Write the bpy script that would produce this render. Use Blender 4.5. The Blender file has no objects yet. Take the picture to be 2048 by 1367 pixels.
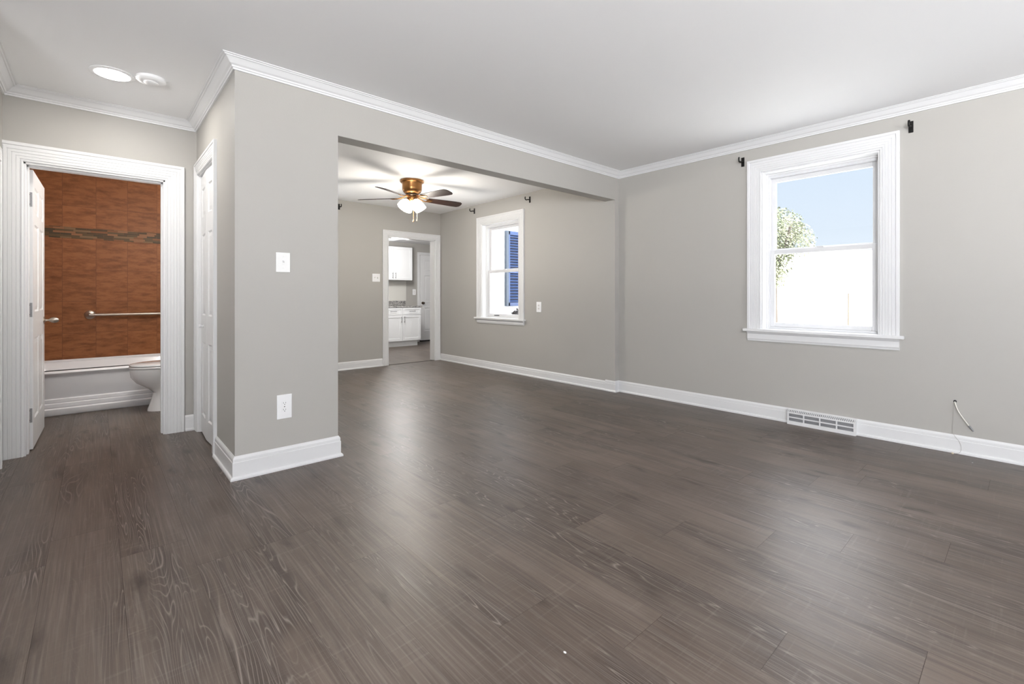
import bpy, bmesh, math, random
from mathutils import Vector, Matrix
R = math.radians
random.seed(7)
scene = bpy.context.scene
COL = scene.collection

# ------------------------------------------------------------------ camera
TH = math.atan2(870, 951) - 0.0111
cam_d = bpy.data.cameras.new('camera')
cam = bpy.data.objects.new('camera', cam_d); COL.objects.link(cam)
cam.location = (0, 0, 1.09)
cam.rotation_euler = (R(90), 0, -TH)
cam_d.sensor_width = 36
cam_d.lens = 927.67 / 2048 * 36
cam_d.shift_y = -(683.5 - 591.89) / 2048
cam_d.clip_start = 0.02
scene.camera = cam

# ------------------------------------------------------------------ colour management
vs = scene.view_settings
vs.view_transform = 'Standard'; vs.look = 'None'; vs.gamma = 1; vs.use_curve_mapping = False
vs.exposure = 0.15
scene.cycles.max_bounces = 10
scene.cycles.diffuse_bounces = 6
scene.cycles.use_denoising = True
scene.cycles.sample_clamp_indirect = 6

# ------------------------------------------------------------------ world (pale daylight sky)
world = bpy.data.worlds.new('sky'); scene.world = world
world.use_nodes = True
nt = world.node_tree; nt.nodes.clear()
wo = nt.nodes.new('ShaderNodeOutputWorld'); bg = nt.nodes.new('ShaderNodeBackground')
tc = nt.nodes.new('ShaderNodeTexCoord'); sp = nt.nodes.new('ShaderNodeSeparateXYZ')
cr = nt.nodes.new('ShaderNodeValToRGB')
# pale blue near the horizon, bright white haze higher up (colours are scaled down because the strength is high)
e_ = cr.color_ramp.elements
e_[0].position = 0.0; e_[0].color = (0.118, 0.127, 0.136, 1)
e_[1].position = 1.0; e_[1].color = (0.75, 0.80, 0.88, 1)
for p_, c_ in ((0.12, (0.099, 0.111, 0.124)), (0.25, (0.091, 0.106, 0.123)), (0.31, (0.40, 0.42, 0.45)), (0.40, (0.95, 0.95, 0.96)), (0.60, (1.0, 1.0, 1.0))):
    q_ = e_.new(p_); q_.color = c_ + (1,)
nt.links.new(tc.outputs['Generated'], sp.inputs[0]); nt.links.new(sp.outputs['Z'], cr.inputs[0])
nt.links.new(cr.outputs[0], bg.inputs[0]); nt.links.new(bg.outputs[0], wo.inputs[0])
bg.inputs[1].default_value = 7.6

# ------------------------------------------------------------------ lights
def light(name, kind, loc, energy, color=(1, 1, 1), rot=(0, 0, 0), size=None, size_y=None, radius=None, spread=None):
    d = bpy.data.lights.new(name, kind); d.energy = energy; d.color = color
    if kind == 'AREA':
        d.size = size
        if size_y: d.shape = 'RECTANGLE'; d.size_y = size_y
        else: d.shape = 'DISK'
        if spread: d.spread = spread
    if radius is not None: d.shadow_soft_size = radius
    o = bpy.data.objects.new(name, d); COL.objects.link(o); o.location = loc; o.rotation_euler = rot
    return o
sun = light('sun', 'SUN', (0, 0, 20), 45.0, (1.0, 0.965, 0.91), (0, 0, 0))
sun.data.angle = R(0.6)
sun.rotation_euler = Vector((0.45, 0.60, -0.66)).to_track_quat('-Z', 'Y').to_euler()
# added area lamps tilted up as daylight fill at unseen windows behind the camera
DAY = (0.95, 0.98, 1.03)
light('rear_window_fill', 'AREA', (0.8, -2.72, 1.35), 50, DAY, (R(150), 0, 0), 1.05, 1.25)
light('rear_window_fill', 'AREA', (2.9, -2.72, 1.35), 60, DAY, (R(150), 0, 0), 1.05, 1.25)
light('left_window_fill', 'AREA', (-2.42, -1.65, 1.35), 450, DAY, (R(145), 0, R(-90)), 1.5, 1.25)
light('dining_window_fill', 'AREA', (2.0, 6.86, 1.4), 4, DAY, (R(-120), 0, 0), 0.75, 1.25)  # added fill lamp at the unseen window of the dining back wall

# ------------------------------------------------------------------ measured planes of the place
H = 2.50            # ceiling
W, P, C, B, D, WD = 4.463, 3.152, 0.61, 4.567, 6.7535, 4.391
PB = P + 0.135      # back of the partition
PX = 1.226          # right end of the pillar
HX = -0.47          # hall left wall
YR, XL = -2.6, -2.3 # rear and left wall of the room behind the camera

# ------------------------------------------------------------------ materials
def new_mat(name):
    m = bpy.data.materials.new(name); m.use_nodes = True
    n = m.node_tree; b = n.nodes['Principled BSDF']
    return m, n, b
def N(n, t, **kw):
    o = n.nodes.new(t)
    for k, v in kw.items():
        if isinstance(k, str) and hasattr(o, k): setattr(o, k, v)
    return o
def mat(name, col, rough=0.5, metal=0.0, spec=0.5, var=0.04, vscale=6.0, bump=0.0, bscale=300.0, emis=None, estr=0.0, coat=0.0):
    m, n, b = new_mat(name)
    tcn = N(n, 'ShaderNodeTexCoord'); no = N(n, 'ShaderNodeTexNoise'); no.inputs['Scale'].default_value = vscale
    no.inputs['Detail'].default_value = 3
    n.links.new(tcn.outputs['Object'], no.inputs['Vector'])
    mx = N(n, 'ShaderNodeMix'); mx.data_type = 'RGBA'
    mx.inputs['A'].default_value = tuple(c * (1 - var) for c in col) + (1,)
    mx.inputs['B'].default_value = tuple(min(1, c * (1 + var)) for c in col) + (1,)
    n.links.new(no.outputs['Fac'], mx.inputs['Factor']); n.links.new(mx.outputs['Result'], b.inputs['Base Color'])
    b.inputs['Roughness'].default_value = rough; b.inputs['Metallic'].default_value = metal
    b.inputs['Specular IOR Level'].default_value = spec
    b.inputs['Coat Weight'].default_value = coat
    if bump:
        n2 = N(n, 'ShaderNodeTexNoise'); n2.inputs['Scale'].default_value = bscale; n2.inputs['Detail'].default_value = 2
        n.links.new(tcn.outputs['Object'], n2.inputs['Vector'])
        bp = N(n, 'ShaderNodeBump'); bp.inputs['Strength'].default_value = bump; bp.inputs['Distance'].default_value = 0.002
        n.links.new(n2.outputs['Fac'], bp.inputs['Height']); n.links.new(bp.outputs[0], b.inputs['Normal'])
    if emis:
        b.inputs['Emission Color'].default_value = tuple(emis) + (1,); b.inputs['Emission Strength'].default_value = estr
    return m
M = {}
M['wall'] = mat('greige_wall_paint', (0.410, 0.396, 0.371), 0.55, spec=0.3, var=0.015, vscale=1.5, bump=0.12, bscale=180)
M['ceil'] = mat('white_ceiling_paint', (0.885, 0.885, 0.89), 0.7, spec=0.2, var=0.01, vscale=1.0, bump=0.08, bscale=120)
M['trim'] = mat('white_semi_gloss_trim_paint', (0.73, 0.73, 0.735), 0.32, var=0.012, vscale=5, bump=0.03, bscale=40)
M['door'] = mat('white_door_paint', (0.72, 0.72, 0.725), 0.35, var=0.01, vscale=3)
M['vinyl'] = mat('white_window_vinyl', (0.68, 0.68, 0.69), 0.3, var=0.01)
M['plastic'] = mat('white_plate_plastic', (0.78, 0.775, 0.76), 0.25, var=0.01)
M['plastic_bright'] = mat('bright_white_plate_plastic', (0.88, 0.88, 0.89), 0.25, var=0.01)
M['dark'] = mat('dark_slot', (0.02, 0.02, 0.022), 0.7, var=0.0)
M['gap'] = mat('dark_floor_gap', (0.045, 0.036, 0.03), 0.8, var=0.1)
M['black_iron'] = mat('black_iron', (0.012, 0.011, 0.010), 0.45, metal=0.6, var=0.1, vscale=60)
M['nickel'] = mat('brushed_nickel', (0.46, 0.40, 0.345), 0.34, metal=1.0, var=0.05, vscale=80)
M['steel'] = mat('dull_steel_hinge', (0.27, 0.27, 0.28), 0.42, metal=0.4, var=0.15, vscale=60)
M['brass'] = mat('antique_brass', (0.36, 0.175, 0.065), 0.30, metal=1.0, var=0.15, vscale=25)
M['bronze'] = mat('dark_bronze', (0.10, 0.07, 0.05), 0.35, metal=0.9, var=0.1, vscale=30)
M['porcelain'] = mat('white_porcelain', (0.80, 0.80, 0.81), 0.12, var=0.008, coat=0.5)
M['tub'] = mat('white_tub_enamel', (0.80, 0.80, 0.82), 0.2, var=0.01, coat=0.3)
M['cab'] = mat('white_cabinet_lacquer', (0.80, 0.81, 0.82), 0.35, var=0.01)
M['cord'] = mat('off_white_cable', (0.70, 0.68, 0.62), 0.5, var=0.04)
M['bead'] = mat('beige_bead', (0.6, 0.52, 0.4), 0.4)
M['vent_dark'] = mat('grey_vent_louvre', (0.32, 0.32, 0.33), 0.5)
M['concrete'] = mat('pale_concrete_ground', (0.74, 0.73, 0.70), 0.9, var=0.08, vscale=0.8)
M['siding'] = mat('white_house_siding', (0.55, 0.53, 0.51), 0.7, var=0.03)
M['shade_slab'] = mat('grey_shade_slab', (0.55, 0.55, 0.56), 0.9, var=0.1, vscale=10)
M['bark'] = mat('grey_brown_bark', (0.025, 0.02, 0.016), 0.9, var=0.2, vscale=20, bump=0.5, bscale=40)
M['post'] = mat('weathered_wood_post', (0.045, 0.038, 0.03), 0.9, var=0.2, vscale=20)
M['shutter'] = mat('faded_blue_shutter_paint', (0.024, 0.054, 0.150), 0.5, var=0.12, vscale=8)
M['shutter_edge'] = mat('weathered_blue_grey_paint', (0.05, 0.068, 0.095), 0.6, var=0.2, vscale=15)
M['bake'] = mat('beige_backsplash_board', (0.66, 0.65, 0.61), 0.45, var=0.01)
M['blade'] = None

# leaves
def leaf_mat(name, a, b_):
    m, n, b = new_mat(name)
    oi = N(n, 'ShaderNodeTexCoord'); no = N(n, 'ShaderNodeTexNoise'); no.inputs['Scale'].default_value = 3.0
    n.links.new(oi.outputs['Object'], no.inputs['Vector'])
    r = N(n, 'ShaderNodeValToRGB'); r.color_ramp.elements[0].color = a + (1,); r.color_ramp.elements[1].color = b_ + (1,)
    r.color_ramp.elements[0].position = 0.35; r.color_ramp.elements[1].position = 0.65
    n.links.new(no.outputs['Fac'], r.inputs[0]); n.links.new(r.outputs[0], b.inputs['Base Color'])
    b.inputs['Roughness'].default_value = 0.6
    return m
M['leaf'] = leaf_mat('tree_leaves', (0.022, 0.036, 0.012), (0.13, 0.135, 0.09))
M['twig'] = leaf_mat('brown_shrub_leaves', (0.02, 0.017, 0.017), (0.06, 0.05, 0.05))

# dark walnut blade
def blade_mat():
    m, n, b = new_mat('dark_walnut_blade')
    t = N(n, 'ShaderNodeTexCoord'); mp = N(n, 'ShaderNodeMapping'); mp.inputs['Scale'].default_value = (3, 60, 20)
    no = N(n, 'ShaderNodeTexNoise'); no.inputs['Scale'].default_value = 1.0; no.inputs['Detail'].default_value = 5
    r = N(n, 'ShaderNodeValToRGB'); r.color_ramp.elements[0].color = (0.008, 0.004, 0.003, 1); r.color_ramp.elements[1].color = (0.032, 0.013, 0.008, 1)
    n.links.new(t.outputs['Object'], mp.inputs[0]); n.links.new(mp.outputs[0], no.inputs['Vector'])
    n.links.new(no.outputs['Fac'], r.inputs[0]); n.links.new(r.outputs[0], b.inputs['Base Color'])
    b.inputs['Roughness'].default_value = 0.5; b.inputs['Specular IOR Level'].default_value = 0.3
    return m
M['blade'] = blade_mat()

# thin window glass: mostly clear with a faint reflection
def glass_mat():
    m = bpy.data.materials.new('clear_window_glass'); m.use_nodes = True
    n = m.node_tree; n.nodes.clear()
    o = N(n, 'ShaderNodeOutputMaterial'); mx = N(n, 'ShaderNodeMixShader'); tr = N(n, 'ShaderNodeBsdfTransparent')
    gl = N(n, 'ShaderNodeBsdfGlossy'); gl.inputs['Roughness'].default_value = 0.02
    lw = N(n, 'ShaderNodeLayerWeight'); lw.inputs['Blend'].default_value = 0.5
    pw = N(n, 'ShaderNodeMath'); pw.operation = 'POWER'; n.links.new(lw.outputs['Facing'], pw.inputs[0]); pw.inputs[1].default_value = 5.0
    fr = N(n, 'ShaderNodeMath'); fr.operation = 'MULTIPLY_ADD'; n.links.new(pw.outputs[0], fr.inputs[0]); fr.inputs[1].default_value = 0.7; fr.inputs[2].default_value = 0.025
    tr.inputs['Color'].default_value = (0.97, 0.98, 0.99, 1)
    n.links.new(fr.outputs[0], mx.inputs[0]); n.links.new(tr.outputs[0], mx.inputs[1]); n.links.new(gl.outputs[0], mx.inputs[2])
    n.links.new(mx.outputs[0], o.inputs[0])
    return m
M['glass'] = glass_mat()
M['frost'] = mat('lit_frosted_glass', (0.9, 0.88, 0.82), 0.4, var=0.0, emis=(1.0, 0.93, 0.80), estr=4.5)
M['lens'] = mat('lit_diffuser', (0.9, 0.9, 0.9), 0.4, var=0.0, emis=(1.0, 0.98, 0.95), estr=9.0)

# wood plank floor: each plank carries its own random value in the 'plank' attribute
def floor_mat():
    m, n, b = new_mat('grey_brown_oak_vinyl_plank')
    L = n.links.new
    geo = N(n, 'ShaderNodeNewGeometry')
    at = N(n, 'ShaderNodeAttribute'); at.attribute_name = 'plank'
    wn = N(n, 'ShaderNodeTexWhiteNoise'); wn.noise_dimensions = '1D'; L(at.outputs['Fac'], wn.inputs['W'])
    off = N(n, 'ShaderNodeVectorMath'); off.operation = 'SCALE'; off.inputs['Scale'].default_value = 37.0
    L(wn.outputs['Color'], off.inputs[0])
    add = N(n, 'ShaderNodeVectorMath'); add.operation = 'ADD'; L(geo.outputs['Position'], add.inputs[0]); L(off.outputs[0], add.inputs[1])
    def noise(scale, detail=3, dist=0.0, rough=0.5, src=add):
        mp = N(n, 'ShaderNodeMapping'); mp.inputs['Scale'].default_value = scale
        L(src.outputs[0], mp.inputs[0])
        t = N(n, 'ShaderNodeTexNoise'); t.inputs['Scale'].default_value = 1.0; t.inputs['Detail'].default_value = detail
        t.inputs['Distortion'].default_value = dist; t.inputs['Roughness'].default_value = rough
        L(mp.outputs[0], t.inputs['Vector']); return t.outputs['Fac']
    def ramp(src, stops):
        r = N(n, 'ShaderNodeValToRGB'); e = r.color_ramp.elements
        while len(e) < len(stops): e.new(0.5)
        for k, (p_, c_) in enumerate(stops):
            e[k].position = p_; e[k].color = (c_, c_, c_, 1) if not isinstance(c_, tuple) else c_ + (1,)
        L(src, r.inputs[0]); return r.outputs[0]
    def math_(op, a, b_=None, c_=None):
        x = N(n, 'ShaderNodeMath'); x.operation = op
        for k, v in enumerate((a, b_, c_)):
            if v is None: continue
            if isinstance(v, (int, float)): x.inputs[k].default_value = v
            else: L(v, x.inputs[k])
        return x.outputs[0]
    def mixc(fac, a, b_, mode='MIX'):
        x = N(n, 'ShaderNodeMix'); x.data_type = 'RGBA'; x.blend_type = mode
        for key, v in (('Factor', fac), ('A', a), ('B', b_)):
            if isinstance(v, (int, float)): x.inputs[key].default_value = v
            elif isinstance(v, tuple): x.inputs[key].default_value = v + (1,)
            else: L(v, x.inputs[key])
        return x.outputs['Result']
    patch = noise((5.0, 0.8, 1), 3, 0.8)
    mask = ramp(patch, [(0.50, 0.0), (0.62, 1.0)])           # darker cathedral zones
    field = noise((8.5, 0.55, 1), 2.0, 0.5)
    rings = math_('PINGPONG', math_('MULTIPLY', field, 30.0), 0.5)
    ringline = ramp(rings, [(0.0, 1.0), (0.07, 0.35), (0.15, 0.0)])
    fine = noise((150, 3.0, 1), 3)
    fine2 = noise((60, 1.2, 1), 4, 0.3)
    saw = noise((4.0, 70.0, 1), 2)
    blotch = noise((3.0, 2.2, 1), 3)
    # colour
    base = mixc(ramp(blotch, [(0.3, 0.0), (0.7, 1.0)]), (0.076, 0.055, 0.042), (0.124, 0.096, 0.079))
    pv = math_('MULTIPLY_ADD', wn.outputs['Value'], 0.34, 0.83)
    hs = N(n, 'ShaderNodeHueSaturation'); L(base, hs.inputs['Color']); L(pv, hs.inputs['Value'])
    c = mixc(math_('MULTIPLY', mask, 0.85), hs.outputs[0], (0.042, 0.030, 0.024))
    c = mixc(math_('MULTIPLY', ramp(fine2, [(0.38, 1.0), (0.52, 0.0)]), 0.60), c, (0.050, 0.037, 0.030))
    c = mixc(math_('MULTIPLY', ramp(fine, [(0.50, 0.0), (0.70, 1.0)]), 0.38), c, (0.21, 0.18, 0.16))
    ml = math_('MULTIPLY', ringline, math_('MULTIPLY_ADD', mask, 0.70, 0.06))
    c = mixc(ml, c, (0.26, 0.22, 0.195))
    c = mixc(math_('MULTIPLY', ramp(saw, [(0.60, 0.0), (0.76, 1.0)]), 0.20), c, (0.21, 0.18, 0.16))
    # knots
    mpk = N(n, 'ShaderNodeMapping'); mpk.inputs['Scale'].default_value = (3.2, 1.05, 1); L(add.outputs[0], mpk.inputs[0])
    nk = N(n, 'ShaderNodeTexNoise'); nk.inputs['Scale'].default_value = 7; nk.inputs['Detail'].default_value = 4; L(mpk.outputs[0], nk.inputs['Vector'])
    dk = N(n, 'ShaderNodeVectorMath'); dk.operation = 'MULTIPLY_ADD'
    L(nk.outputs['Color'], dk.inputs[0]); dk.inputs[1].default_value = (0.26, 0.26, 0.0); L(mpk.outputs[0], dk.inputs[2])
    vo = N(n, 'ShaderNodeTexVoronoi'); vo.voronoi_dimensions = '2D'; vo.inputs['Scale'].default_value = 1.0
    L(dk.outputs[0], vo.inputs['Vector'])
    knot = ramp(vo.outputs['Distance'], [(0.02, 1.0), (0.05, 0.6), (0.11, 0.0)])
    c = mixc(math_('MULTIPLY', knot, 0.80), c, (0.026, 0.018, 0.014))
    L(c, b.inputs['Base Color'])
    rr = math_('MULTIPLY_ADD', fine2, 0.16, 0.31)
    L(rr, b.inputs['Roughness'])
    b.inputs['Specular IOR Level'].default_value = 0.38
    bp = N(n, 'ShaderNodeBump'); bp.inputs['Strength'].default_value = 0.22; bp.inputs['Distance'].default_value = 0.002
    hsum = math_('ADD', math_('MULTIPLY', fine, 0.6), math_('MULTIPLY', saw, 0.5))
    L(hsum, bp.inputs['Height']); L(bp.outputs[0], b.inputs['Normal'])
    return m
M['floor'] = floor_mat()

# orange ceramic wall tile with grout lines, laid on the XZ plane (world position)
def tile_mat(x0, z0, pw, ph, axis='X'):
    m, n, b = new_mat('terracotta_wall_tile')
    L = n.links.new
    geo = N(n, 'ShaderNodeNewGeometry'); s = N(n, 'ShaderNodeSeparateXYZ'); L(geo.outputs['Position'], s.inputs[0])
    def line(src, o, p_, w):
        a = N(n, 'ShaderNodeMath'); a.operation = 'SUBTRACT'; L(src, a.inputs[0]); a.inputs[1].default_value = o
        d = N(n, 'ShaderNodeMath'); d.operation = 'DIVIDE'; L(a.outputs[0], d.inputs[0]); d.inputs[1].default_value = p_
        f = N(n, 'ShaderNodeMath'); f.operation = 'PINGPONG'; L(d.outputs[0], f.inputs[0]); f.inputs[1].default_value = 0.5
        l = N(n, 'ShaderNodeMath'); l.operation = 'LESS_THAN'; L(f.outputs[0], l.inputs[0]); l.inputs[1].default_value = w / p_
        fl = N(n, 'ShaderNodeMath'); fl.operation = 'FLOOR'; L(d.outputs[0], fl.inputs[0])
        return l.outputs[0], fl.outputs[0]
    lx, ix = line(s.outputs[axis], x0, pw, 0.0018)
    lz, iz = line(s.outputs['Z'], z0, ph, 0.0018)
    mxl = N(n, 'ShaderNodeMath'); mxl.operation = 'MAXIMUM'; L(lx, mxl.inputs[0]); L(lz, mxl.inputs[1])
    cb = N(n, 'ShaderNodeCombineXYZ'); L(ix, cb.inputs[0]); L(iz, cb.inputs[1])
    wn = N(n, 'ShaderNodeTexWhiteNoise'); L(cb.outputs[0], wn.inputs['Vector'])
    sc_ = N(n, 'ShaderNodeVectorMath'); sc_.operation = 'MULTIPLY_ADD'; L(wn.outputs['Color'], sc_.inputs[0]); sc_.inputs[1].default_value = (9, 9, 9); L(geo.outputs['Position'], sc_.inputs[2])
    mp = N(n, 'ShaderNodeMapping'); mp.inputs['Scale'].default_value = (6, 6, 22); L(sc_.outputs[0], mp.inputs[0])
    no = N(n, 'ShaderNodeTexNoise'); no.inputs['Scale'].default_value = 1; no.inputs['Detail'].default_value = 6; no.inputs['Roughness'].default_value = 0.7
    L(mp.outputs[0], no.inputs['Vector'])
    r = N(n, 'ShaderNodeValToRGB'); r.color_ramp.elements[0].position = 0.28; r.color_ramp.elements[0].color = (0.145, 0.048, 0.016, 1)
    r.color_ramp.elements[1].position = 0.58; r.color_ramp.elements[1].color = (0.30, 0.117, 0.045, 1)
    L(no.outputs['Fac'], r.inputs[0])
    v = N(n, 'ShaderNodeMath'); v.operation = 'MULTIPLY_ADD'; L(wn.outputs['Value'], v.inputs[0]); v.inputs[1].default_value = 0.14; v.inputs[2].default_value = 0.93
    hs = N(n, 'ShaderNodeHueSaturation'); L(r.outputs[0], hs.inputs['Color']); L(v.outputs[0], hs.inputs['Value'])
    mx = N(n, 'ShaderNodeMix'); mx.data_type = 'RGBA'; L(mxl.outputs[0], mx.inputs['Factor']); L(hs.outputs[0], mx.inputs['A']); mx.inputs['B'].default_value = (0.17, 0.065, 0.03, 1)
    L(mx.outputs['Result'], b.inputs['Base Color']); b.inputs['Roughness'].default_value = 0.5; b.inputs['Specular IOR Level'].default_value = 0.22
    return m
M['tile'] = tile_mat(-0.008, 1.035, 0.263, 0.3355)
M['tile_side'] = tile_mat(6.75, 1.035, 0.263, 0.3355, 'Y')

def mosaic_mat():
    m, n, b = new_mat('glass_and_stone_mosaic')
    L = n.links.new
    geo = N(n, 'ShaderNodeNewGeometry'); s = N(n, 'ShaderNodeSeparateXYZ'); L(geo.outputs['Position'], s.inputs[0])
    cb = N(n, 'ShaderNodeCombineXYZ'); L(s.outputs['X'], cb.inputs[0]); L(s.outputs['Z'], cb.inputs[1])
    br = N(n, 'ShaderNodeTexBrick'); br.inputs['Scale'].default_value = 1.0
    br.inputs['Brick Width'].default_value = 0.085; br.inputs['Row Height'].default_value = 0.0197; br.inputs['Mortar Size'].default_value = 0.0008
    br.offset = 0.37; br.squash = 1.6; br.squash_frequency = 3
    br.inputs['Color1'].default_value = (0, 0, 0, 1); br.inputs['Color2'].default_value = (1, 1, 1, 1); br.inputs['Mortar'].default_value = (0.2, 0.2, 0.2, 1)
    L(cb.outputs[0], br.inputs['Vector'])
    r = N(n, 'ShaderNodeValToRGB'); e = r.color_ramp.elements; r.color_ramp.interpolation = 'CONSTANT'
    cols = [(0.0, (0.20, 0.08, 0.03)), (0.2, (0.075, 0.045, 0.02)), (0.38, (0.20, 0.12, 0.06)), (0.55, (0.10, 0.065, 0.03)), (0.72, (0.26, 0.12, 0.055)), (0.88, (0.06, 0.045, 0.025))]
    while len(e) < len(cols): e.new(0.5)
    for k, (p_, c_) in enumerate(cols): e[k].position = p_; e[k].color = c_ + (1,)
    L(br.outputs['Color'], r.inputs[0]); L(r.outputs[0], b.inputs['Base Color'])
    b.inputs['Roughness'].default_value = 0.5; b.inputs['Specular IOR Level'].default_value = 0.25
    return m
M['mosaic'] = mosaic_mat()

def granite_mat():
    m, n, b = new_mat('speckled_grey_granite')
    L = n.links.new
    t = N(n, 'ShaderNodeTexCoord'); vo = N(n, 'ShaderNodeTexVoronoi'); vo.inputs['Scale'].default_value = 70
    L(t.outputs['Object'], vo.inputs['Vector'])
    r = N(n, 'ShaderNodeValToRGB'); e = r.color_ramp.elements
    e.new(0.5); e[0].color = (0.05, 0.05, 0.05, 1); e[1].position = 0.4; e[1].color = (0.22, 0.215, 0.21, 1); e[2].position = 0.9; e[2].color = (0.50, 0.48, 0.46, 1)
    sx = N(n, 'ShaderNodeSeparateColor'); L(vo.outputs['Color'], sx.inputs[0]); L(sx.outputs[0], r.inputs[0])
    L(r.outputs[0], b.inputs['Base Color']); b.inputs['Roughness'].default_value = 0.2
    return m
M['granite'] = granite_mat()

def brick_mat():
    m, n, b = new_mat('white_painted_brick')
    L = n.links.new
    geo = N(n, 'ShaderNodeNewGeometry'); s = N(n, 'ShaderNodeSeparateXYZ'); L(geo.outputs['Position'], s.inputs[0])
    ad = N(n, 'ShaderNodeMath'); ad.operation = 'ADD'; L(s.outputs['X'], ad.inputs[0]); L(s.outputs['Y'], ad.inputs[1])
    cb = N(n, 'ShaderNodeCombineXYZ'); L(ad.outputs[0], cb.inputs[0]); L(s.outputs['Z'], cb.inputs[1])
    br = N(n, 'ShaderNodeTexBrick'); br.inputs['Scale'].default_value = 1.0
    br.inputs['Brick Width'].default_value = 0.21; br.inputs['Row Height'].default_value = 0.075; br.inputs['Mortar Size'].default_value = 0.006
    br.inputs['Color1'].default_value = (0.88, 0.88, 0.88, 1); br.inputs['Color2'].default_value = (0.80, 0.81, 0.82, 1); br.inputs['Mortar'].default_value = (0.62, 0.65, 0.70, 1)
    L(cb.outputs[0], br.inputs['Vector']); L(br.outputs['Color'], b.inputs['Base Color'])
    bp = N(n, 'ShaderNodeBump'); bp.inputs['Strength'].default_value = 0.5; bp.inputs['Distance'].default_value = 0.006; bp.invert = True
    L(br.outputs['Fac'], bp.inputs['Height']); L(bp.outputs[0], b.inputs['Normal'])
    b.inputs['Roughness'].default_value = 0.85
    return m
M['brick'] = brick_mat()

# ------------------------------------------------------------------ mesh helpers
def obj(name, bm, m, parent=None, smooth=False, bevel=0.0, seg=2, loc=None, rot=None):
    me = bpy.data.meshes.new(name)
    bmesh.ops.recalc_face_normals(bm, faces=bm.faces)
    bm.to_mesh(me); bm.free()
    for mm in (m if isinstance(m, (list, tuple)) else [m]): me.materials.append(mm)
    if smooth:
        me.polygons.foreach_set('use_smooth', [True] * len(me.polygons))
    o = bpy.data.objects.new(name, me); COL.objects.link(o)
    if parent: o.parent = parent
    if loc: o.location = loc
    if rot: o.rotation_euler = rot
    if bevel:
        b = o.modifiers.new('bevel', 'BEVEL'); b.width = bevel; b.segments = seg; b.limit_method = 'ANGLE'; b.angle_limit = R(40)
        b.harden_normals = False
    if smooth or bevel:
        try: me.set_sharp_from_angle(angle=R(38))
        except Exception: pass
    return o
def box(bm, x0, x1, y0, y1, z0, z1, mi=0):
    vs_ = [bm.verts.new((x, y, z)) for x in (x0, x1) for y in (y0, y1) for z in (z0, z1)]
    for f in ((0, 1, 3, 2), (4, 6, 7, 5), (0, 4, 5, 1), (2, 3, 7, 6), (0, 2, 6, 4), (1, 5, 7, 3)):
        fc = bm.faces.new([vs_[k] for k in f]); fc.material_index = mi
    return vs_
def boxes(lst):
    bm = bmesh.new()
    for b in lst: box(bm, *b)
    return bm
def lathe(bm, prof, seg=32, center=(0, 0, 0), mtx=None, cap=True):
    rings = []
    for (r, z) in prof:
        ring = []
        for k in range(seg):
            a = 2 * math.pi * k / seg
            v = Vector((r * math.cos(a), r * math.sin(a), z))
            if mtx: v = mtx @ v
            ring.append(bm.verts.new(v + Vector(center)))
        rings.append(ring)
    for a, b in zip(rings, rings[1:]):
        for k in range(seg):
            bm.faces.new((a[k], a[(k + 1) % seg], b[(k + 1) % seg], b[k]))
    if cap:
        bm.faces.new(rings[0][::-1]); bm.faces.new(rings[-1])
def tube(bm, pts, rad, seg=10, cap=True):
    pts = [Vector(p) for p in pts]; rings = []
    up = Vector((0, 0, 1))
    prev = None
    for k, p in enumerate(pts):
        t = (pts[min(k + 1, len(pts) - 1)] - pts[max(k - 1, 0)]).normalized()
        if prev is None:
            a = up if abs(t.dot(up)) < 0.9 else Vector((1, 0, 0))
            nrm = (a - t * a.dot(t)).normalized()
        else:
            nrm = (prev - t * prev.dot(t)).normalized()
        prev = nrm; bn = t.cross(nrm)
        r = rad[k] if isinstance(rad, (list, tuple)) else rad
        rings.append([bm.verts.new(p + (nrm * math.cos(2 * math.pi * j / seg) + bn * math.sin(2 * math.pi * j / seg)) * r) for j in range(seg)])
    for a, b in zip(rings, rings[1:]):
        for j in range(seg): bm.faces.new((a[j], a[(j + 1) % seg], b[(j + 1) % seg], b[j]))
    if cap: bm.faces.new(rings[0][::-1]); bm.faces.new(rings[-1])
def spline(pts, n=8):
    pts = [Vector(p) for p in pts]; out = []
    P_ = [pts[0]] + pts + [pts[-1]]
    for i in range(1, len(P_) - 2):
        for k in range(n):
            t = k / n; a, b, c, d = P_[i - 1], P_[i], P_[i + 1], P_[i + 2]
            out.append(0.5 * ((2 * b) + (-a + c) * t + (2 * a - 5 * b + 4 * c - d) * t * t + (-a + 3 * b - 3 * c + d) * t ** 3))
    out.append(pts[-1]); return out
def mitre(path, i):
    """offset vector (to the left of travel) at vertex i of a 2-d path"""
    def nl(a, b):
        d = (b - a).normalized(); return Vector((-d.y, d.x))
    if i == 0: return nl(path[0], path[1])
    if i == len(path) - 1: return nl(path[-2], path[-1])
    a, b = nl(path[i - 1], path[i]), nl(path[i], path[i + 1])
    s = a + b
    return s / s.dot(a) if abs(s.dot(a)) > 1e-6 else a
def sweep(bm, path, prof, fn, legs=None):
    """prof: closed polygon of (offset-left, h); fn(x, y, h) -> 3-d point. legs: which straight legs to build"""
    path = [Vector(p) for p in path]
    for i in range(len(path) - 1):
        if legs is not None and i not in legs: continue
        rings = []
        for j in (i, i + 1):
            mv = mitre(path, j)
            rings.append([bm.verts.new(fn(path[j].x + mv.x * o, path[j].y + mv.y * o, h)) for o, h in prof])
        k = len(prof)
        for q in range(k): bm.faces.new((rings[0][q], rings[0][(q + 1) % k], rings[1][(q + 1) % k], rings[1][q]))
        bm.faces.new(rings[0][::-1]); bm.faces.new(rings[1])

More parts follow.
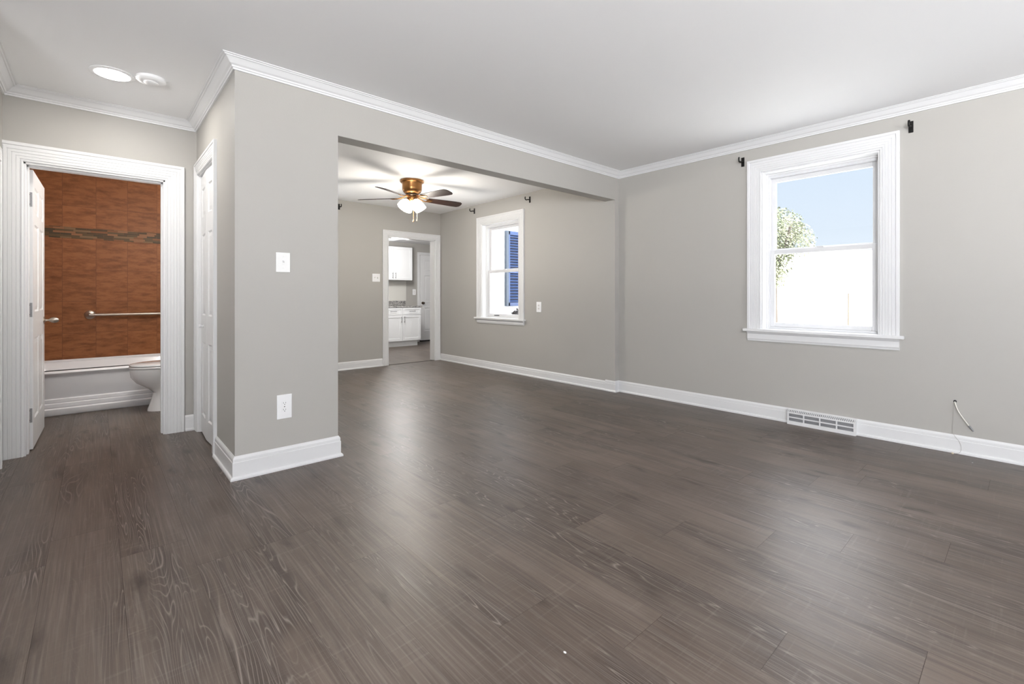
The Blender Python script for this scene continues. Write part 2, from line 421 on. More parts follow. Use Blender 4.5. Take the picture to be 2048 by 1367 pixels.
def tagp(o, label=None, cat=None, group=None, kind=None):
    if label: o['label'] = label
    if cat: o['category'] = cat
    if group: o['group'] = group
    if kind: o['kind'] = kind
    return o
def empty(name, loc=(0, 0, 0), rz=0):
    o = bpy.data.objects.new(name, None); COL.objects.link(o); o.location = loc; o.rotation_euler = (0, 0, rz)
    o.empty_display_size = 0.05
    return o
def thing(name, label, cat, loc=(0, 0, 0), rz=0, group=None):
    return tagp(empty(name, loc, rz), label, cat, group)
def struct(name, bm, m, label=None, cat=None, **kw):
    o = obj(name, bm, m, **kw); return tagp(o, label, cat, kind='structure')
def copy_tree(o, parent=None):
    c = o.copy(); COL.objects.link(c); c.parent = parent
    for ch in list(o.children): copy_tree(ch, c)
    return c

# ================================================================== THE ROOM SHELL
# ---- floor of planks; joints seen in the photograph are given per row
PWID = 0.2283
known = {8: 0.79, 9: 0.54, 5: 0.525, 6: 0.21, 11: 1.15, 12: 0.852, 10: 0.235, 7: 1.116, 4: 0.84, 3: 1.166, 0: 2.25, -2: 2.90, -1: 2.53, 1: 3.46}
bm = bmesh.new()
lay = bm.verts.layers.float.new('plank')
x_base = 1.90 - 7 * PWID
row = int(math.floor((XL - x_base) / PWID)); idx = 0
g = 0.0005
# rectangles of floor: (x0, x1, y0, y1)
def plank_rows(x0, x1, y0, y1):
    global idx
    r = int(math.floor((x0 - x_base) / PWID))
    while x_base + r * PWID < x1:
        a, b_ = max(x0, x_base + r * PWID), min(x1, x_base + (r + 1) * PWID)
        rnd = random.Random(r * 7 + 3)
        j = known.get(r, rnd.uniform(0, 1.22))
        y = j - 1.22 * math.ceil((j - y0) / 1.22)
        while y < y1:
            c_, d_ = max(y, y0), min(y + 1.22, y1)
            if d_ - c_ > 0.01 and b_ - a > 0.004:
                vs_ = [bm.verts.new(v) for v in ((a + g, c_ + g, 0), (b_ - g, c_ + g, 0), (b_ - g, d_ - g, 0), (a + g, d_ - g, 0))]
                for v in vs_: v[lay] = idx * 1.37 + 0.5
                bm.faces.new(vs_)
            idx += 1
            y += 1.22
        r += 1
plank_rows(XL, W + 0.1, YR, D)
plank_rows(2.8, 9.0, D, 9.9)
box(bm, XL - 0.2, W + 0.26, YR - 0.3, D + 0.2, -0.2, -0.003, 1); box(bm, 2.7, 9.2, D + 0.2, 10.1, -0.2, -0.003, 1)
floor = struct('floor', bm, [M['floor'], M['gap']], 'grey-brown wood plank floor running through all the rooms')

struct('ceiling', boxes([(XL - 0.2, W + 0.2, YR - 0.3, D + 0.15, H, H + 0.25)]), M['ceil'], 'flat white ceiling of the living and dining rooms')
struct('ceiling_kitchen', boxes([(2.74, 9.2, D + 0.14, 10.1, 2.34, 2.75)]), M['ceil'], 'lower white kitchen ceiling seen through the doorway')

# ---- openings
W1 = dict(y0=0.767, y1=1.616, z0=0.795, z1=2.205)      # living room window (right wall)
W2 = dict(y0=4.762, y1=5.597, z0=0.770, z1=2.180)      # dining room window
def wall_x(x0, x1, y0, y1, z0, z1, holes):
    """wall along Y with rectangular holes (ya, yb, za, zb)"""
    L_ = []
    y = y0
    for (ya, yb, za, zb) in sorted(holes):
        L_.append((x0, x1, y, ya, z0, z1))
        if za > z0: L_.append((x0, x1, ya, yb, z0, za))
        if zb < z1: L_.append((x0, x1, ya, yb, zb, z1))
        y = yb
    L_.append((x0, x1, y, y1, z0, z1)); return L_
def wall_y(y0, y1, x0, x1, z0, z1, holes):
    return [(b[2], b[3], b[0], b[1], b[4], b[5]) for b in wall_x(y0, y1, x0, x1, z0, z1, holes)]
EX = 0.26
struct('wall_right', boxes(wall_x(W, W + EX, YR - 0.2, P, 0, H, [(W1['y0'], W1['y1'], W1['z0'] - 0.024, W1['z1'])])), M['wall'],
       'greige living room wall with the large window')
struct('wall_right_dining', boxes(wall_x(WD, W + EX, P, D, 0, H, [(W2['y0'], W2['y1'], W2['z0'] - 0.024, W2['z1'])])), M['wall'],
       'greige dining room wall with the narrow window')
HZ = 2.185
struct('wall_partition', boxes([(C, PX, P, PB, 0, H), (PX, WD, P, PB, HZ, H)]), M['wall'],
       'greige pillar and header beam framing the wide opening to the dining room')
struct('wall_rear', boxes(wall_y(YR - 0.16, YR, XL - 0.2, W, 0, H, [(0.25, 1.35, 0.75, 2.2), (2.35, 3.45, 0.75, 2.2)])), M['wall'])
struct('wall_left', boxes(wall_x(XL - 0.16, XL, YR, P + 0.1, 0, H, [(-2.45, -0.85, 0.75, 2.2)])), M['wall'])
struct('wall_hall', boxes([(XL, HX, P - 0.0, P + 0.12, 0, H)] + wall_x(HX - 0.12, HX, P + 0.12, B, 0, H, [(3.63, 4.43, 0, 2.04)])), M['wall'])
struct('wall_hall_closet', boxes([(HX - 0.9, HX - 0.8, P + 0.12, B, 0, H)]), M['wall'])
CY0, CY1, CZ = 3.80, 4.46, 2.06
struct('wall_closet', boxes(wall_x(C, C + 0.12, PB, B, 0, H, [(CY0, CY1, 0, CZ)])), M['wall'],
       'narrow greige hall wall holding the bifold closet door')
BX0, BX1, BZ = -0.373, 0.401, 2.003
struct('wall_bathroom', boxes(wall_y(B, B + 0.13, HX - 0.9, 1.226, 0, H, [(BX0, BX1, 0, BZ)])), M['wall'],
       'greige hall wall around the bathroom doorway')
KX0, KX1, KZ = 3.419, 4.285, 2.035
struct('wall_back', boxes(wall_y(D, D + 0.14, 1.226, WD, 0, H, [(1.60, 2.42, 0.75, 2.2), (KX0, KX1, 0, KZ)])), M['wall'],
       'greige dining room back wall with the kitchen doorway')
struct('wall_dining_left', boxes([(PX - 0.10, PX, PB, D + 0.14, 0, H)]), M['wall'])
# bathroom shell
TY = 6.75
struct('wall_bathroom_tile', boxes([(-0.72, 1.0, TY, TY + 0.1, 0, H)]), M['tile'], 'terracotta tiled wall behind the bathtub')
struct('wall_bathroom_left', boxes([(-0.72, -0.60, B + 0.13, TY, 0, H)]), M['tile_side'])
struct('wall_bathroom_right', boxes([(0.98, 1.10, B + 0.13, TY, 0, H)]), M['wall'])
bm = bmesh.new(); box(bm, -0.60, 0.98, TY - 0.006, TY, 1.700, 1.818)
struct('trim_mosaic_band', bm, M['mosaic'], 'brown and copper mosaic strip across the terracotta tiles')
# kitchen shell
KB = 9.80
struct('wall_kitchen_back', boxes([(2.74, 9.2, KB, KB + 0.15, 0, 2.4)]), M['wall'], 'greige kitchen wall seen through the doorway')
struct('wall_kitchen_left', boxes([(2.74, 2.86, D + 0.14, KB, 0, 2.4)]), M['wall'])
struct('wall_kitchen_right', boxes([(9.0, 9.15, D + 0.2, KB, 0, 2.4)]), M['wall'])
struct('wall_kitchen_exterior', boxes([(W + EX, 9.15, D, D + 0.2, -0.1, 2.75)]), M['brick'], 'white painted brick wall outside the dining room window')
struct('wall_dining_exterior', boxes([(WD, W + EX, D + 0.001, D + 0.2, 0, 2.4)]), M['wall'])

# ---- crown moulding (profile: offset from wall, z)
def wallfn(x, y, h): return (x, y, h)
cz = 2.433
crown = [(0, cz), (0.010, cz), (0.012, cz + 0.010), (0.018, cz + 0.012), (0.021, cz + 0.020), (0.032, cz + 0.027), (0.050, cz + 0.047),
         (0.056, cz + 0.053), (0.062, cz + 0.054), (0.066, cz + 0.060), (0.074, cz + 0.061), (0.076, H - 0.001), (0, H - 0.001)]
# travel so that the room lies to the left of travel
cpath = [(W, YR), (W, P), (C, P), (C, B), (HX, B), (HX, P), (XL, P), (XL, YR), (W, YR)]
crownobj_names = [('trim_1', 0, 'white crown moulding above the living room window wall'), ('trim_2', 1, 'white crown moulding along the header beam'),
                  ('trim_3', 2, 'white crown moulding above the closet door'), ('trim_4', 3, 'white crown moulding above the bathroom doorway'),
                  ('trim_5', 4, None), ('trim_6', 5, None)]
for nm, k, lb in crownobj_names:
    bm = bmesh.new(); sweep(bm, cpath, crown, wallfn, legs=[k]); struct(nm, bm, M['trim'], lb)

# ---- baseboards
def base_prof(h, t=0.015, shoe=0.012):
    return [(0, 0.0), (t + shoe, 0.0), (t + shoe, 0.010), (t + shoe - 0.004, 0.017), (t + 0.001, 0.020), (t, 0.022), (t, h - 0.036), (t - 0.003, h - 0.033), (t - 0.003, h - 0.016),
            (t - 0.006, h - 0.008), (t - 0.010, h - 0.003), (t - 0.011, h), (0, h)]
def baseboard(name, path, h, legs=None, label=None):
    bm = bmesh.new(); sweep(bm, path, base_prof(h), wallfn, legs); return struct(name, bm, M['trim'], label)
baseboard('baseboard_right', [(W, YR), (W, P), (WD, P), (WD, P + 0.13)], 0.125, [0, 1, 2], 'white baseboard below the living room window')
baseboard('baseboard_dining', [(WD + 0.004, P + 0.13), (WD + 0.004, D - 0.02)], 0.112, None, 'white baseboard below the dining room window')
baseboard('baseboard_pillar', [(PX, PB), (PX, P), (C, P), (C, 3.70)], 0.138, None, 'white baseboard wrapping the foot of the pillar')
baseboard('baseboard_back', [(KX0 - 0.095, D), (PX, D)], 0.118, None, 'white baseboard left of the kitchen doorway')
baseboard('baseboard_hall', [(C - 0.02, B), (0.53, B)], 0.125, None, 'short white baseboard between bathroom and closet casings')
baseboard('baseboard_rear', [(XL, YR), (W, YR)], 0.125)
baseboard('baseboard_left', [(XL, P), (XL, YR)], 0.125)

# ---- casings: profile (offset outward from opening edge, protrusion)
def casing_prof(w, t=0.022, jamb=0.0):
    p = [(0, 0), (0, t * 0.50), (0.004, t * 0.66), (0.010, t * 0.66), (0.012, t * 0.42), (0.016, t * 0.42), (0.018, t * 0.68)]
    for k in range(3):
        a = w * (0.28 + 0.16 * k); d = t * (0.72 + 0.05 * k)
        p += [(a - 0.0025, d), (a - 0.001, d - 0.0028), (a + 0.001, d - 0.0028), (a + 0.0025, d + t * 0.03)]
    p += [(w * 0.74, t * 0.88), (w * 0.76, t * 0.70), (w * 0.80, t * 0.72), (w * 0.84, t), (w - 0.002, t), (w, t - 0.003), (w, 0)]
    return p
def casing(name, path, w, fn, t=0.022, legs=None, label=None, parent=None):
    bm = bmesh.new(); sweep(bm, path, casing_prof(w, t), fn, legs)
    if parent: return obj(name, bm, M['trim'], parent)
    return struct(name, bm, M['trim'], label)

# bathroom doorway (wall Y = B, protrudes to -Y). path in (x, z); outward must be left of travel -> go up the left.. check signs
def fnB(x, z, h): return (x, B - h, z)
casing('trim_7', [(BX0, 0), (BX0, BZ), (BX1, BZ), (BX1, 0)], 0.125, fnB, label='wide white casing around the bathroom doorway')
bm = boxes([(BX0 - 0.001, BX0 + 0.012, B - 0.004, B + 0.134, 0, BZ), (BX1 - 0.012, BX1 + 0.001, B - 0.004, B + 0.134, 0, BZ), (BX0, BX1, B - 0.004, B + 0.134, BZ - 0.012, BZ + 0.001),
            (BX0 + 0.012, BX0 + 0.022, B + 0.04, B + 0.09, 0, BZ), (BX1 - 0.022, BX1 - 0.012, B + 0.04, B + 0.09, 0, BZ), (BX0, BX1, B + 0.04, B + 0.09, BZ - 0.022, BZ - 0.01)])
struct('trim_8', bm, M['trim'], 'white jamb lining the bathroom doorway', bevel=0.001)
# hall left doorway casing + closed door
def fnH(y, z, h): return (HX + h, y, z)
casing('trim_9', [(4.43, 0), (4.43, 2.04), (3.63, 2.04), (3.63, 0)], 0.10, fnH, label='white casing at the left end of the hall')
# closet casing (wall X = C, protrudes to -X)
def fnC(y, z, h): return (C - h, y, z)
casing('trim_10', [(CY1, 0), (CY1, CZ), (CY0, CZ), (CY0, 0)][::-1], 0.10, fnC, label='white casing around the bifold closet door')
struct('trim_11', boxes([(C, C + 0.12, CY0 - 0.001, CY0 + 0.01, 0, CZ), (C, C + 0.12, CY1 - 0.01, CY1 + 0.001, 0, CZ), (C, C + 0.12, CY0, CY1, CZ - 0.01, CZ)]), M['trim'])
# kitchen doorway casing
def fnD(x, z, h): return (x, D - h, z)
casing('trim_12', [(KX0, 0.0), (KX0, KZ), (KX1, KZ), (KX1, 0.0)], 0.095, fnD, label='white casing around the kitchen doorway')
struct('trim_13', boxes([(KX0 - 0.001, KX0 + 0.01, D - 0.004, D + 0.144, 0, KZ), (KX1 - 0.01, KX1 + 0.001, D - 0.004, D + 0.144, 0, KZ), (KX0, KX1, D - 0.004, D + 0.144, KZ - 0.01, KZ + 0.001)]), M['trim'],
       'white jamb lining the kitchen doorway')
struct('trim_14', boxes([(KX0 + 0.01, KX1 - 0.01, D + 0.0, D + 0.03, 0.0, 0.004)]), M['gap'], 'thin dark threshold strip in the kitchen doorway')

# ================================================================== WINDOWS
def window(name, x0, w, cas_w, stool_over, label, cat_t=0.022, jd=0.10, apron_h=0.085, latch=False):
    y0, y1, z0, z1 = w['y0'], w['y1'], w['z0'], w['z1']
    root = tagp(empty(name, (x0, (y0 + y1) / 2, z0)), label, None, kind='structure')
    def fn(y, z, h): return (x0 - h - root.location.x, y - root.location.y, z - root.location.z)
    L0 = root.location
    def lb(lst): return boxes([(a - L0.x, b - L0.x, c - L0.y, d - L0.y, e - L0.z, f - L0.z) for a, b, c, d, e, f in lst])
    bm = bmesh.new(); sweep(bm, [(y0, z0), (y0, z1), (y1, z1), (y1, z0)], casing_prof(cas_w, 0.024), fn)
    obj('window_casing', bm, M['trim'], root)
    obj('window_jamb', lb([(x0 - 0.004, x0 + 0.25, y0 - 0.001, y0 + 0.012, z0, z1), (x0 - 0.004, x0 + 0.25, y1 - 0.012, y1 + 0.001, z0, z1), (x0 - 0.004, x0 + 0.25, y0 + 0.012, y1 - 0.012, z1 - 0.012, z1 + 0.001),
                           (x0 + jd - 0.015, x0 + jd, y0 + 0.012, y0 + 0.026, z0, z1 - 0.012), (x0 + jd - 0.015, x0 + jd, y1 - 0.026, y1 - 0.012, z0, z1 - 0.012), (x0 + jd - 0.015, x0 + jd, y0 + 0.026, y1 - 0.026, z1 - 0.026, z1 - 0.012)]), M['trim'], root, bevel=0.0015)
    # stool and apron
    sb = lb([(x0 + 0.0005, x0 + 0.16, y0, y1, z0 - 0.024, z0), (x0 - 0.052, x0, y0 - cas_w - stool_over, y1 + cas_w + stool_over, z0 - 0.024, z0)])
    obj('window_sill', sb, M['trim'], root, bevel=0.004)
    ap = [(0, z0 - 0.024 - apron_h), (0.012, z0 - 0.024 - apron_h), (0.016, z0 - 0.024 - apron_h + 0.016), (0.020, z0 - 0.024 - apron_h + 0.020), (0.020, z0 - 0.045), (0.030, z0 - 0.034), (0.034, z0 - 0.024), (0, z0 - 0.024)]
    bm = bmesh.new(); rings = []
    for yy in (y0 - cas_w + 0.002, y1 + cas_w - 0.002):
        rings.append([bm.verts.new((x0 - o - L0.x, yy - L0.y, z - L0.z)) for o, z in ap])
    k = len(ap)
    for q in range(k): bm.faces.new((rings[0][q], rings[0][(q + 1) % k], rings[1][(q + 1) % k], rings[1][q]))
    bm.faces.new(rings[0][::-1]); bm.faces.new(rings[1])
    obj('window_apron', bm, M['trim'], root)
    # vinyl unit frame
    a, b = y0 + 0.012, y1 - 0.012
    fz = z0 + 0.0
    x1 = x0 + jd
    obj('window_frame', lb([(x1, x1 + 0.09, a, a + 0.024, fz, z1 - 0.012), (x1, x1 + 0.09, b - 0.024, b, fz, z1 - 0.012), (x1, x1 + 0.09, a + 0.024, b - 0.024, z1 - 0.045, z1 - 0.012), (x1, x1 + 0.09, a + 0.024, b - 0.024, fz, fz + 0.018)]), M['vinyl'], root, bevel=0.002)
    zm = z0 + (z1 - z0) * 0.505
    # lower sash (inner)
    s = 0.045; xa = x1 + 0.012
    ga, gb = a + 0.022, b - 0.022
    ls = obj('lower_sash', lb([(xa, xa + 0.028, ga, ga + s - 0.008, fz + 0.018, zm), (xa, xa + 0.028, gb - s + 0.008, gb, fz + 0.018, zm), (xa, xa + 0.028, ga + s - 0.008, gb - s + 0.008, fz + 0.018, fz + 0.055), (xa, xa + 0.028, ga + s - 0.008, gb - s + 0.008, zm - 0.040, zm)]), M['vinyl'], root, bevel=0.003)
    us = obj('upper_sash', lb([(xa + 0.032, xa + 0.06, ga, ga + s - 0.008, zm - 0.03, z1 - 0.045), (xa + 0.032, xa + 0.06, gb - s + 0.008, gb, zm - 0.03, z1 - 0.045), (xa + 0.032, xa + 0.06, ga + s - 0.008, gb - s + 0.008, z1 - 0.082, z1 - 0.045), (xa + 0.032, xa + 0.06, ga + s - 0.008, gb - s + 0.008, zm - 0.03, zm + 0.012)]), M['vinyl'], root, bevel=0.003)
    obj('pane', lb([(xa + 0.012, xa + 0.016, ga + 0.03, gb - 0.03, fz + 0.05, zm - 0.035)]), M['glass'], ls)
    obj('pane', lb([(xa + 0.044, xa + 0.048, ga + 0.03, gb - 0.03, zm, z1 - 0.075)]), M['glass'], us)
    obj('sash_lock', lb([(xa - 0.002, xa + 0.026, (a + b) / 2 - 0.025, (a + b) / 2 + 0.025, zm, zm + 0.010)]), M['vinyl'], ls, bevel=0.002)
    return root, ls
w1, w1ls = window('window_1', W, W1, 0.118, 0.028, 'large white double-hung window on the living room wall', apron_h=0.085)
w2, w2ls = window('window_2', WD, W2, 0.112, 0.030, 'narrow white double-hung window in the dining room', jd=0.085, apron_h=0.062)
# small dark lift slot on the lower rail of the dining window, small metal latch on the living room pane
L0 = w2.location
o = obj('sash_lift', boxes([(WD + 0.094 - L0.x, WD + 0.098 - L0.x, 5.30 - L0.y, 5.42 - L0.y, 0.024, 0.034)]), M['dark'], w2ls)
o['label'] = 'dark slot in the bottom rail'
L0 = w1.location
bm = bmesh.new(); tube(bm, [(W + 0.105 - L0.x, 0.845 - L0.y, 0.165), (W + 0.105 - L0.x, 0.86 - L0.y, 0.165), (W + 0.105 - L0.x, 0.86 - L0.y, 0.19), (W + 0.105 - L0.x, 0.845 - L0.y, 0.19)], 0.0025, 6)
o = obj('window_latch', bm, M['bronze'], w1ls); o['label'] = 'small dark metal latch'

def rear_window(name, ax, lo, hi, fixed, s_=1):
    root = tagp(empty(name), None, None, kind='structure')
    def bx(a0, a1, z0, z1, d0, d1):
        d0, d1 = sorted((d0 * s_, d1 * s_))
        return (a0, a1, fixed + d0, fixed + d1, z0, z1) if ax == 'x' else (fixed + d0, fixed + d1, a0, a1, z0, z1)
    obj('window_frame', boxes([bx(lo, lo + 0.05, 0.75, 2.2, -0.1, -0.04), bx(hi - 0.05, hi, 0.75, 2.2, -0.1, -0.04), bx(lo, hi, 0.75, 0.8, -0.1, -0.04), bx(lo, hi, 2.15, 2.2, -0.1, -0.04), bx(lo, hi, 1.45, 1.5, -0.1, -0.04)]), M['vinyl'], root)
    obj('window_casing', boxes([bx(lo - 0.1, lo, 0.65, 2.3, 0, 0.02), bx(hi, hi + 0.1, 0.65, 2.3, 0, 0.02), bx(lo, hi, 2.2, 2.3, 0, 0.02), bx(lo, hi, 0.65, 0.75, 0, 0.03)]), M['trim'], root)
rear_window('window_3', 'x', 0.25, 1.35, YR)
rear_window('window_4', 'x', 2.35, 3.45, YR)
rear_window('window_5', 'y', -2.45, -0.85, XL)
rear_window('window_6', 'x', 1.60, 2.42, D, -1)

# ================================================================== DOORS
def panel_leaf(name, w, h, t, cols, rows, m, parent, faces=(1, -1), stile=0.10, mid=0.09, bevel=0.0):
    """door leaf in local coords: width +X from 0, thickness Y centred, raised panels as recesses on both faces.
    rows: list of (z0, z1) ; cols: list of (x0, x1)"""
    bm = bmesh.new()
    xs = sorted(set([0, w] + [v for c_ in cols for v in c_])); zs = sorted(set([0, h] + [v for r_ in rows for v in r_]))
    ish = lambda x0, x1, z0, z1: any(abs(x0 - c_[0]) < 1e-6 and abs(x1 - c_[1]) < 1e-6 for c_ in cols) and any(abs(z0 - r_[0]) < 1e-6 and abs(z1 - r_[1]) < 1e-6 for r_ in rows)
    for sgn in (1, -1):
        yf = sgn * t / 2
        for i in range(len(xs) - 1):
            for j in range(len(zs) - 1):
                x0, x1, z0, z1 = xs[i], xs[i + 1], zs[j], zs[j + 1]
                if not ish(x0, x1, z0, z1):
                    bm.faces.new([bm.verts.new(v) for v in ((x0, yf, z0), (x1, yf, z0), (x1, yf, z1), (x0, yf, z1))]); continue
                steps = [(0, 0), (0.010, -0.007), (0.016, -0.007), (0.040, -0.002)]
                rings = []
                for ins, dep in steps:
                    y = yf + sgn * dep
                    rings.append([bm.verts.new(v) for v in ((x0 + ins, y, z0 + ins), (x1 - ins, y, z0 + ins), (x1 - ins, y, z1 - ins), (x0 + ins, y, z1 - ins))])
                for a, b in zip(rings, rings[1:]):
                    for q in range(4): bm.faces.new((a[q], a[(q + 1) % 4], b[(q + 1) % 4], b[q]))
                bm.faces.new(rings[-1])
    for (p0, p1) in (((0, 0), (w, 0)), ((w, 0), (w, h)), ((w, h), (0, h)), ((0, h), (0, 0))):
        bm.faces.new([bm.verts.new(v) for v in ((p0[0], -t / 2, p0[1]), (p1[0], -t / 2, p1[1]), (p1[0], t / 2, p1[1]), (p0[0], t / 2, p0[1]))])
    bmesh.ops.remove_doubles(bm, verts=bm.verts, dist=0.0004)
    return obj(name, bm, m, parent)

# bathroom door: leaf opened 90 degrees into the bathroom, along +Y
bd = tagp(empty('door_1', (-0.357, 4.708, 0.008), R(89.0)), 'open white six-panel bathroom door with nickel knob', None, kind='structure')
w_, h_ = 0.745, 1.975
cols = [(0.10, 0.335), (0.41, 0.645)]
rows = [(0.22, 0.76), (0.93, 1.50), (1.60, 1.86)]
rows = [(0.20, 0.78), (0.97, 1.60), (1.68, 1.87)]
panel_leaf('door_leaf', w_, h_, 0.038, cols, rows, M['door'], bd)
def knob(parent, x, y, z, sgn, m, r=0.026, proj=0.062, name='door_knob', egg=False):
    bm = bmesh.new()
    mt = Matrix.Rotation(R(-90 * sgn), 4, 'X')
    prof = [(0.0001, -0.001), (0.031, 0.0), (0.031, 0.005), (0.026, 0.008), (0.012, 0.010), (0.010, 0.026), (0.014, 0.032), (r * 0.85, 0.038), (r, 0.050), (r * 0.92, 0.062), (r * 0.6, 0.070), (0.0001, 0.072)]
    if egg:
        prof = [(0.0001, -0.001), (0.028, 0.0), (0.028, 0.004), (0.014, 0.008), (0.009, 0.012), (0.008, 0.030), (0.012, 0.036), (0.020, 0.046), (0.023, 0.060), (0.021, 0.076), (0.013, 0.088), (0.0001, 0.092)]
    lathe(bm, prof, 24, (x, y, z), mt, cap=False)
    return obj(name, bm, m, parent, smooth=True)
knob(bd, w_ - 0.065, -0.019, 0.885, -1, M['nickel'], egg=True)
knob(bd, w_ - 0.065, 0.019, 0.885, 1, M['nickel'], egg=True)
# hinges on the leaf edge (edge at local x = 0) with the other leaf on the jamb
for z in (0.24, 0.985, 1.765):
    bm = bmesh.new()
    box(bm, -0.003, 0.000, -0.016, 0.019, z - 0.05, z + 0.05)
    tube(bm, [(-0.006, 0.022, z - 0.053), (-0.006, 0.022, z + 0.053)], 0.0075, 10)
    hg = obj('hinge', bm, M['steel'], bd, bevel=0.001)
    bm = bmesh.new()
    for dz in (-0.034, 0.0, 0.034):
        lathe(bm, [(0.004, 0), (0.0036, 0.0012), (0.0001, 0.0014)], 10, (-0.003, 0.002 + (0.008 if dz == 0 else -0.004), z + dz), Matrix.Rotation(R(-90), 4, 'Y'), cap=False)
    s_ = obj('screw', bm, M['dark'], hg)
# strike / latch edge
obj('latch_plate', boxes([(w_, w_ + 0.002, -0.012, 0.012, 0.855, 0.915)]), M['nickel'], bd)

# bifold closet door: two leaves, very slightly folded
cd = tagp(empty('door_2', (C + 0.030, CY0 + 0.012, 0.012)), 'white bifold closet door with raised panels and small knob', None, kind='structure')
lw = (CY1 - CY0 - 0.026) / 2
brow = [(0.20, 0.76), (0.92, 1.60), (1.68, 1.90)]
brow = [(0.145, 0.72), (0.93, 1.56), (1.70, 1.92)]
a_ = R(2.5)
lf = panel_leaf('door_leaf', lw, 2.025, 0.030, [(0.06, lw - 0.06)], brow, M['door'], cd); lf.rotation_euler = (0, 0, R(90) + a_)
lf2 = panel_leaf('door_leaf', lw, 2.025, 0.030, [(0.06, lw - 0.06)], brow, M['door'], cd)
lf2.location = (-math.sin(a_) * lw, math.cos(a_) * lw, 0); lf2.rotation_euler = (0, 0, R(90) - a_)
bm = bmesh.new(); lathe(bm, [(0.0001, 0), (0.012, 0), (0.010, 0.003), (0.006, 0.006), (0.006, 0.014), (0.012, 0.019), (0.015, 0.026), (0.012, 0.032), (0.0001, 0.034)], 20, (lw * 0.5, 0.015, 0.845), Matrix.Rotation(R(-90), 4, 'X'), cap=False)
kb = obj('door_knob', bm, M['door'], lf2, smooth=True)
obj('track', boxes([(-0.012, 0.014, 0.0, CY1 - CY0 - 0.024, 2.027, 2.037)]), M['steel'], cd)

# hall end door (only its casing shows), closed
hd = tagp(empty('door_4', (HX - 0.05, 3.64, 0.008)), None, None, kind='structure')
l_ = panel_leaf('door_leaf', 0.78, 2.02, 0.035, [(0.1, 0.35), (0.43, 0.68)], [(0.2, 0.78), (0.97, 1.6), (1.68, 1.9)], M['door'], hd); l_.rotation_euler = (0, 0, R(90))

# kitchen door on the far wall
def fnK(x, z, h): return (x, KB - h, z)
casing('trim_16', [(5.78, 0), (5.78, 2.085), (6.55, 2.085), (6.55, 0)], 0.06, fnK, 0.016, label='white casing of the far kitchen door')
kd = tagp(empty('door_3', (5.785, KB - 0.02, 0.03)), 'white panel door at the far end of the kitchen with dark knob', None, kind='structure')
panel_leaf('door_leaf', 0.76, 2.045, 0.036, [(0.11, 0.34), (0.42, 0.65)], [(0.22, 0.78), (0.93, 1.56), (1.68, 1.92)], M['door'], kd)
knob(kd, 0.06, -0.018, 0.895, -1, M['bronze'], r=0.027)
struct('trim_17', boxes([(5.78, 6.55, KB - 0.04, KB, 0.0, 0.03)]), M['dark'], 'dark strip for the shaded gap below the far kitchen door')  # dark strip standing in for the shade under the door

# ================================================================== CEILING FAN
FC = (2.87, 5.04)
fan = thing('ceiling_fan', 'brass flush-mount ceiling fan with dark blades and lit frosted shades', 'ceiling fan', (FC[0], FC[1], H))
bm = bmesh.new()
lathe(bm, [(0.0001, 0), (0.138, 0), (0.143, -0.006), (0.143, -0.018), (0.135, -0.028), (0.124, -0.034), (0.120, -0.050), (0.119, -0.090), (0.116, -0.115), (0.106, -0.138), (0.090, -0.156), (0.072, -0.166), (0.0001, -0.168)], 48, cap=False)
obj('motor_housing', bm, M['brass'], fan, smooth=True)
bm = bmesh.new(); lathe(bm, [(0.0001, -0.164), (0.074, -0.166), (0.078, -0.172), (0.078, -0.186), (0.070, -0.192), (0.0001, -0.193)], 36, cap=False)
o = obj('flywheel', bm, M['bronze'], fan, smooth=True); o['label'] = 'dark flywheel ring'
bm = bmesh.new(); lathe(bm, [(0.0001, -0.190), (0.052, -0.192), (0.060, -0.200), (0.062, -0.225), (0.055, -0.246), (0.036, -0.262), (0.016, -0.270), (0.008, -0.280), (0.0001, -0.284)], 36, cap=False)
obj('light_kit', bm, M['brass'], fan, smooth=True)
def blade_mesh():
    bm = bmesh.new()
    out = []
    # outline in local X (length) / Y (width)
    x0, x1 = 0.20, 0.665
    pts = [(x0, -0.052), (x0 + 0.05, -0.057), (x0 + 0.36, -0.072), (x1 - 0.035, -0.070), (x1 - 0.010, -0.052), (x1, -0.025), (x1, 0.025), (x1 - 0.010, 0.052), (x1 - 0.035, 0.070), (x0 + 0.36, 0.072), (x0 + 0.05, 0.057), (x0, 0.052)]
    lo = [bm.verts.new((x, y, -0.003)) for x, y in pts]; hi = [bm.verts.new((x, y, 0.003)) for x, y in pts]
    bm.faces.new(lo[::-1]); bm.faces.new(hi)
    k = len(pts)
    for q in range(k): bm.faces.new((lo[q], lo[(q + 1) % k], hi[(q + 1) % k], hi[q]))
    return bm
def arm_mesh():
    bm = bmesh.new()
    for s in (-1, 1):
        tube(bm, spline([(0.070, s * 0.010, 0.022), (0.110, s * 0.022, 0.010), (0.160, s * 0.034, -0.002), (0.205, s * 0.030, -0.006), (0.245, s * 0.008, -0.006)], 5), 0.0065, 8)
    bm2 = [(0.19, 0.262, -0.020, 0.020, -0.0085, -0.0035)]
    for b in bm2: box(bm, *b)
    return bm
for k in range(5):
    ang = R(72 * k - 8)
    bl = obj('blade', blade_mesh(), M['blade'], fan, bevel=0.0015)
    bl.location = (0, 0, -0.212); bl.rotation_euler = Matrix.Rotation(ang, 3, 'Z').to_euler()
    bl.matrix_local = Matrix.Translation((0, 0, -0.212)) @ Matrix.Rotation(ang, 4, 'Z') @ Matrix.Rotation(R(-14), 4, 'X') @ Matrix.Rotation(R(1.2), 4, 'Y')
    obj('blade_bracket', arm_mesh(), M['brass'], bl, smooth=True)
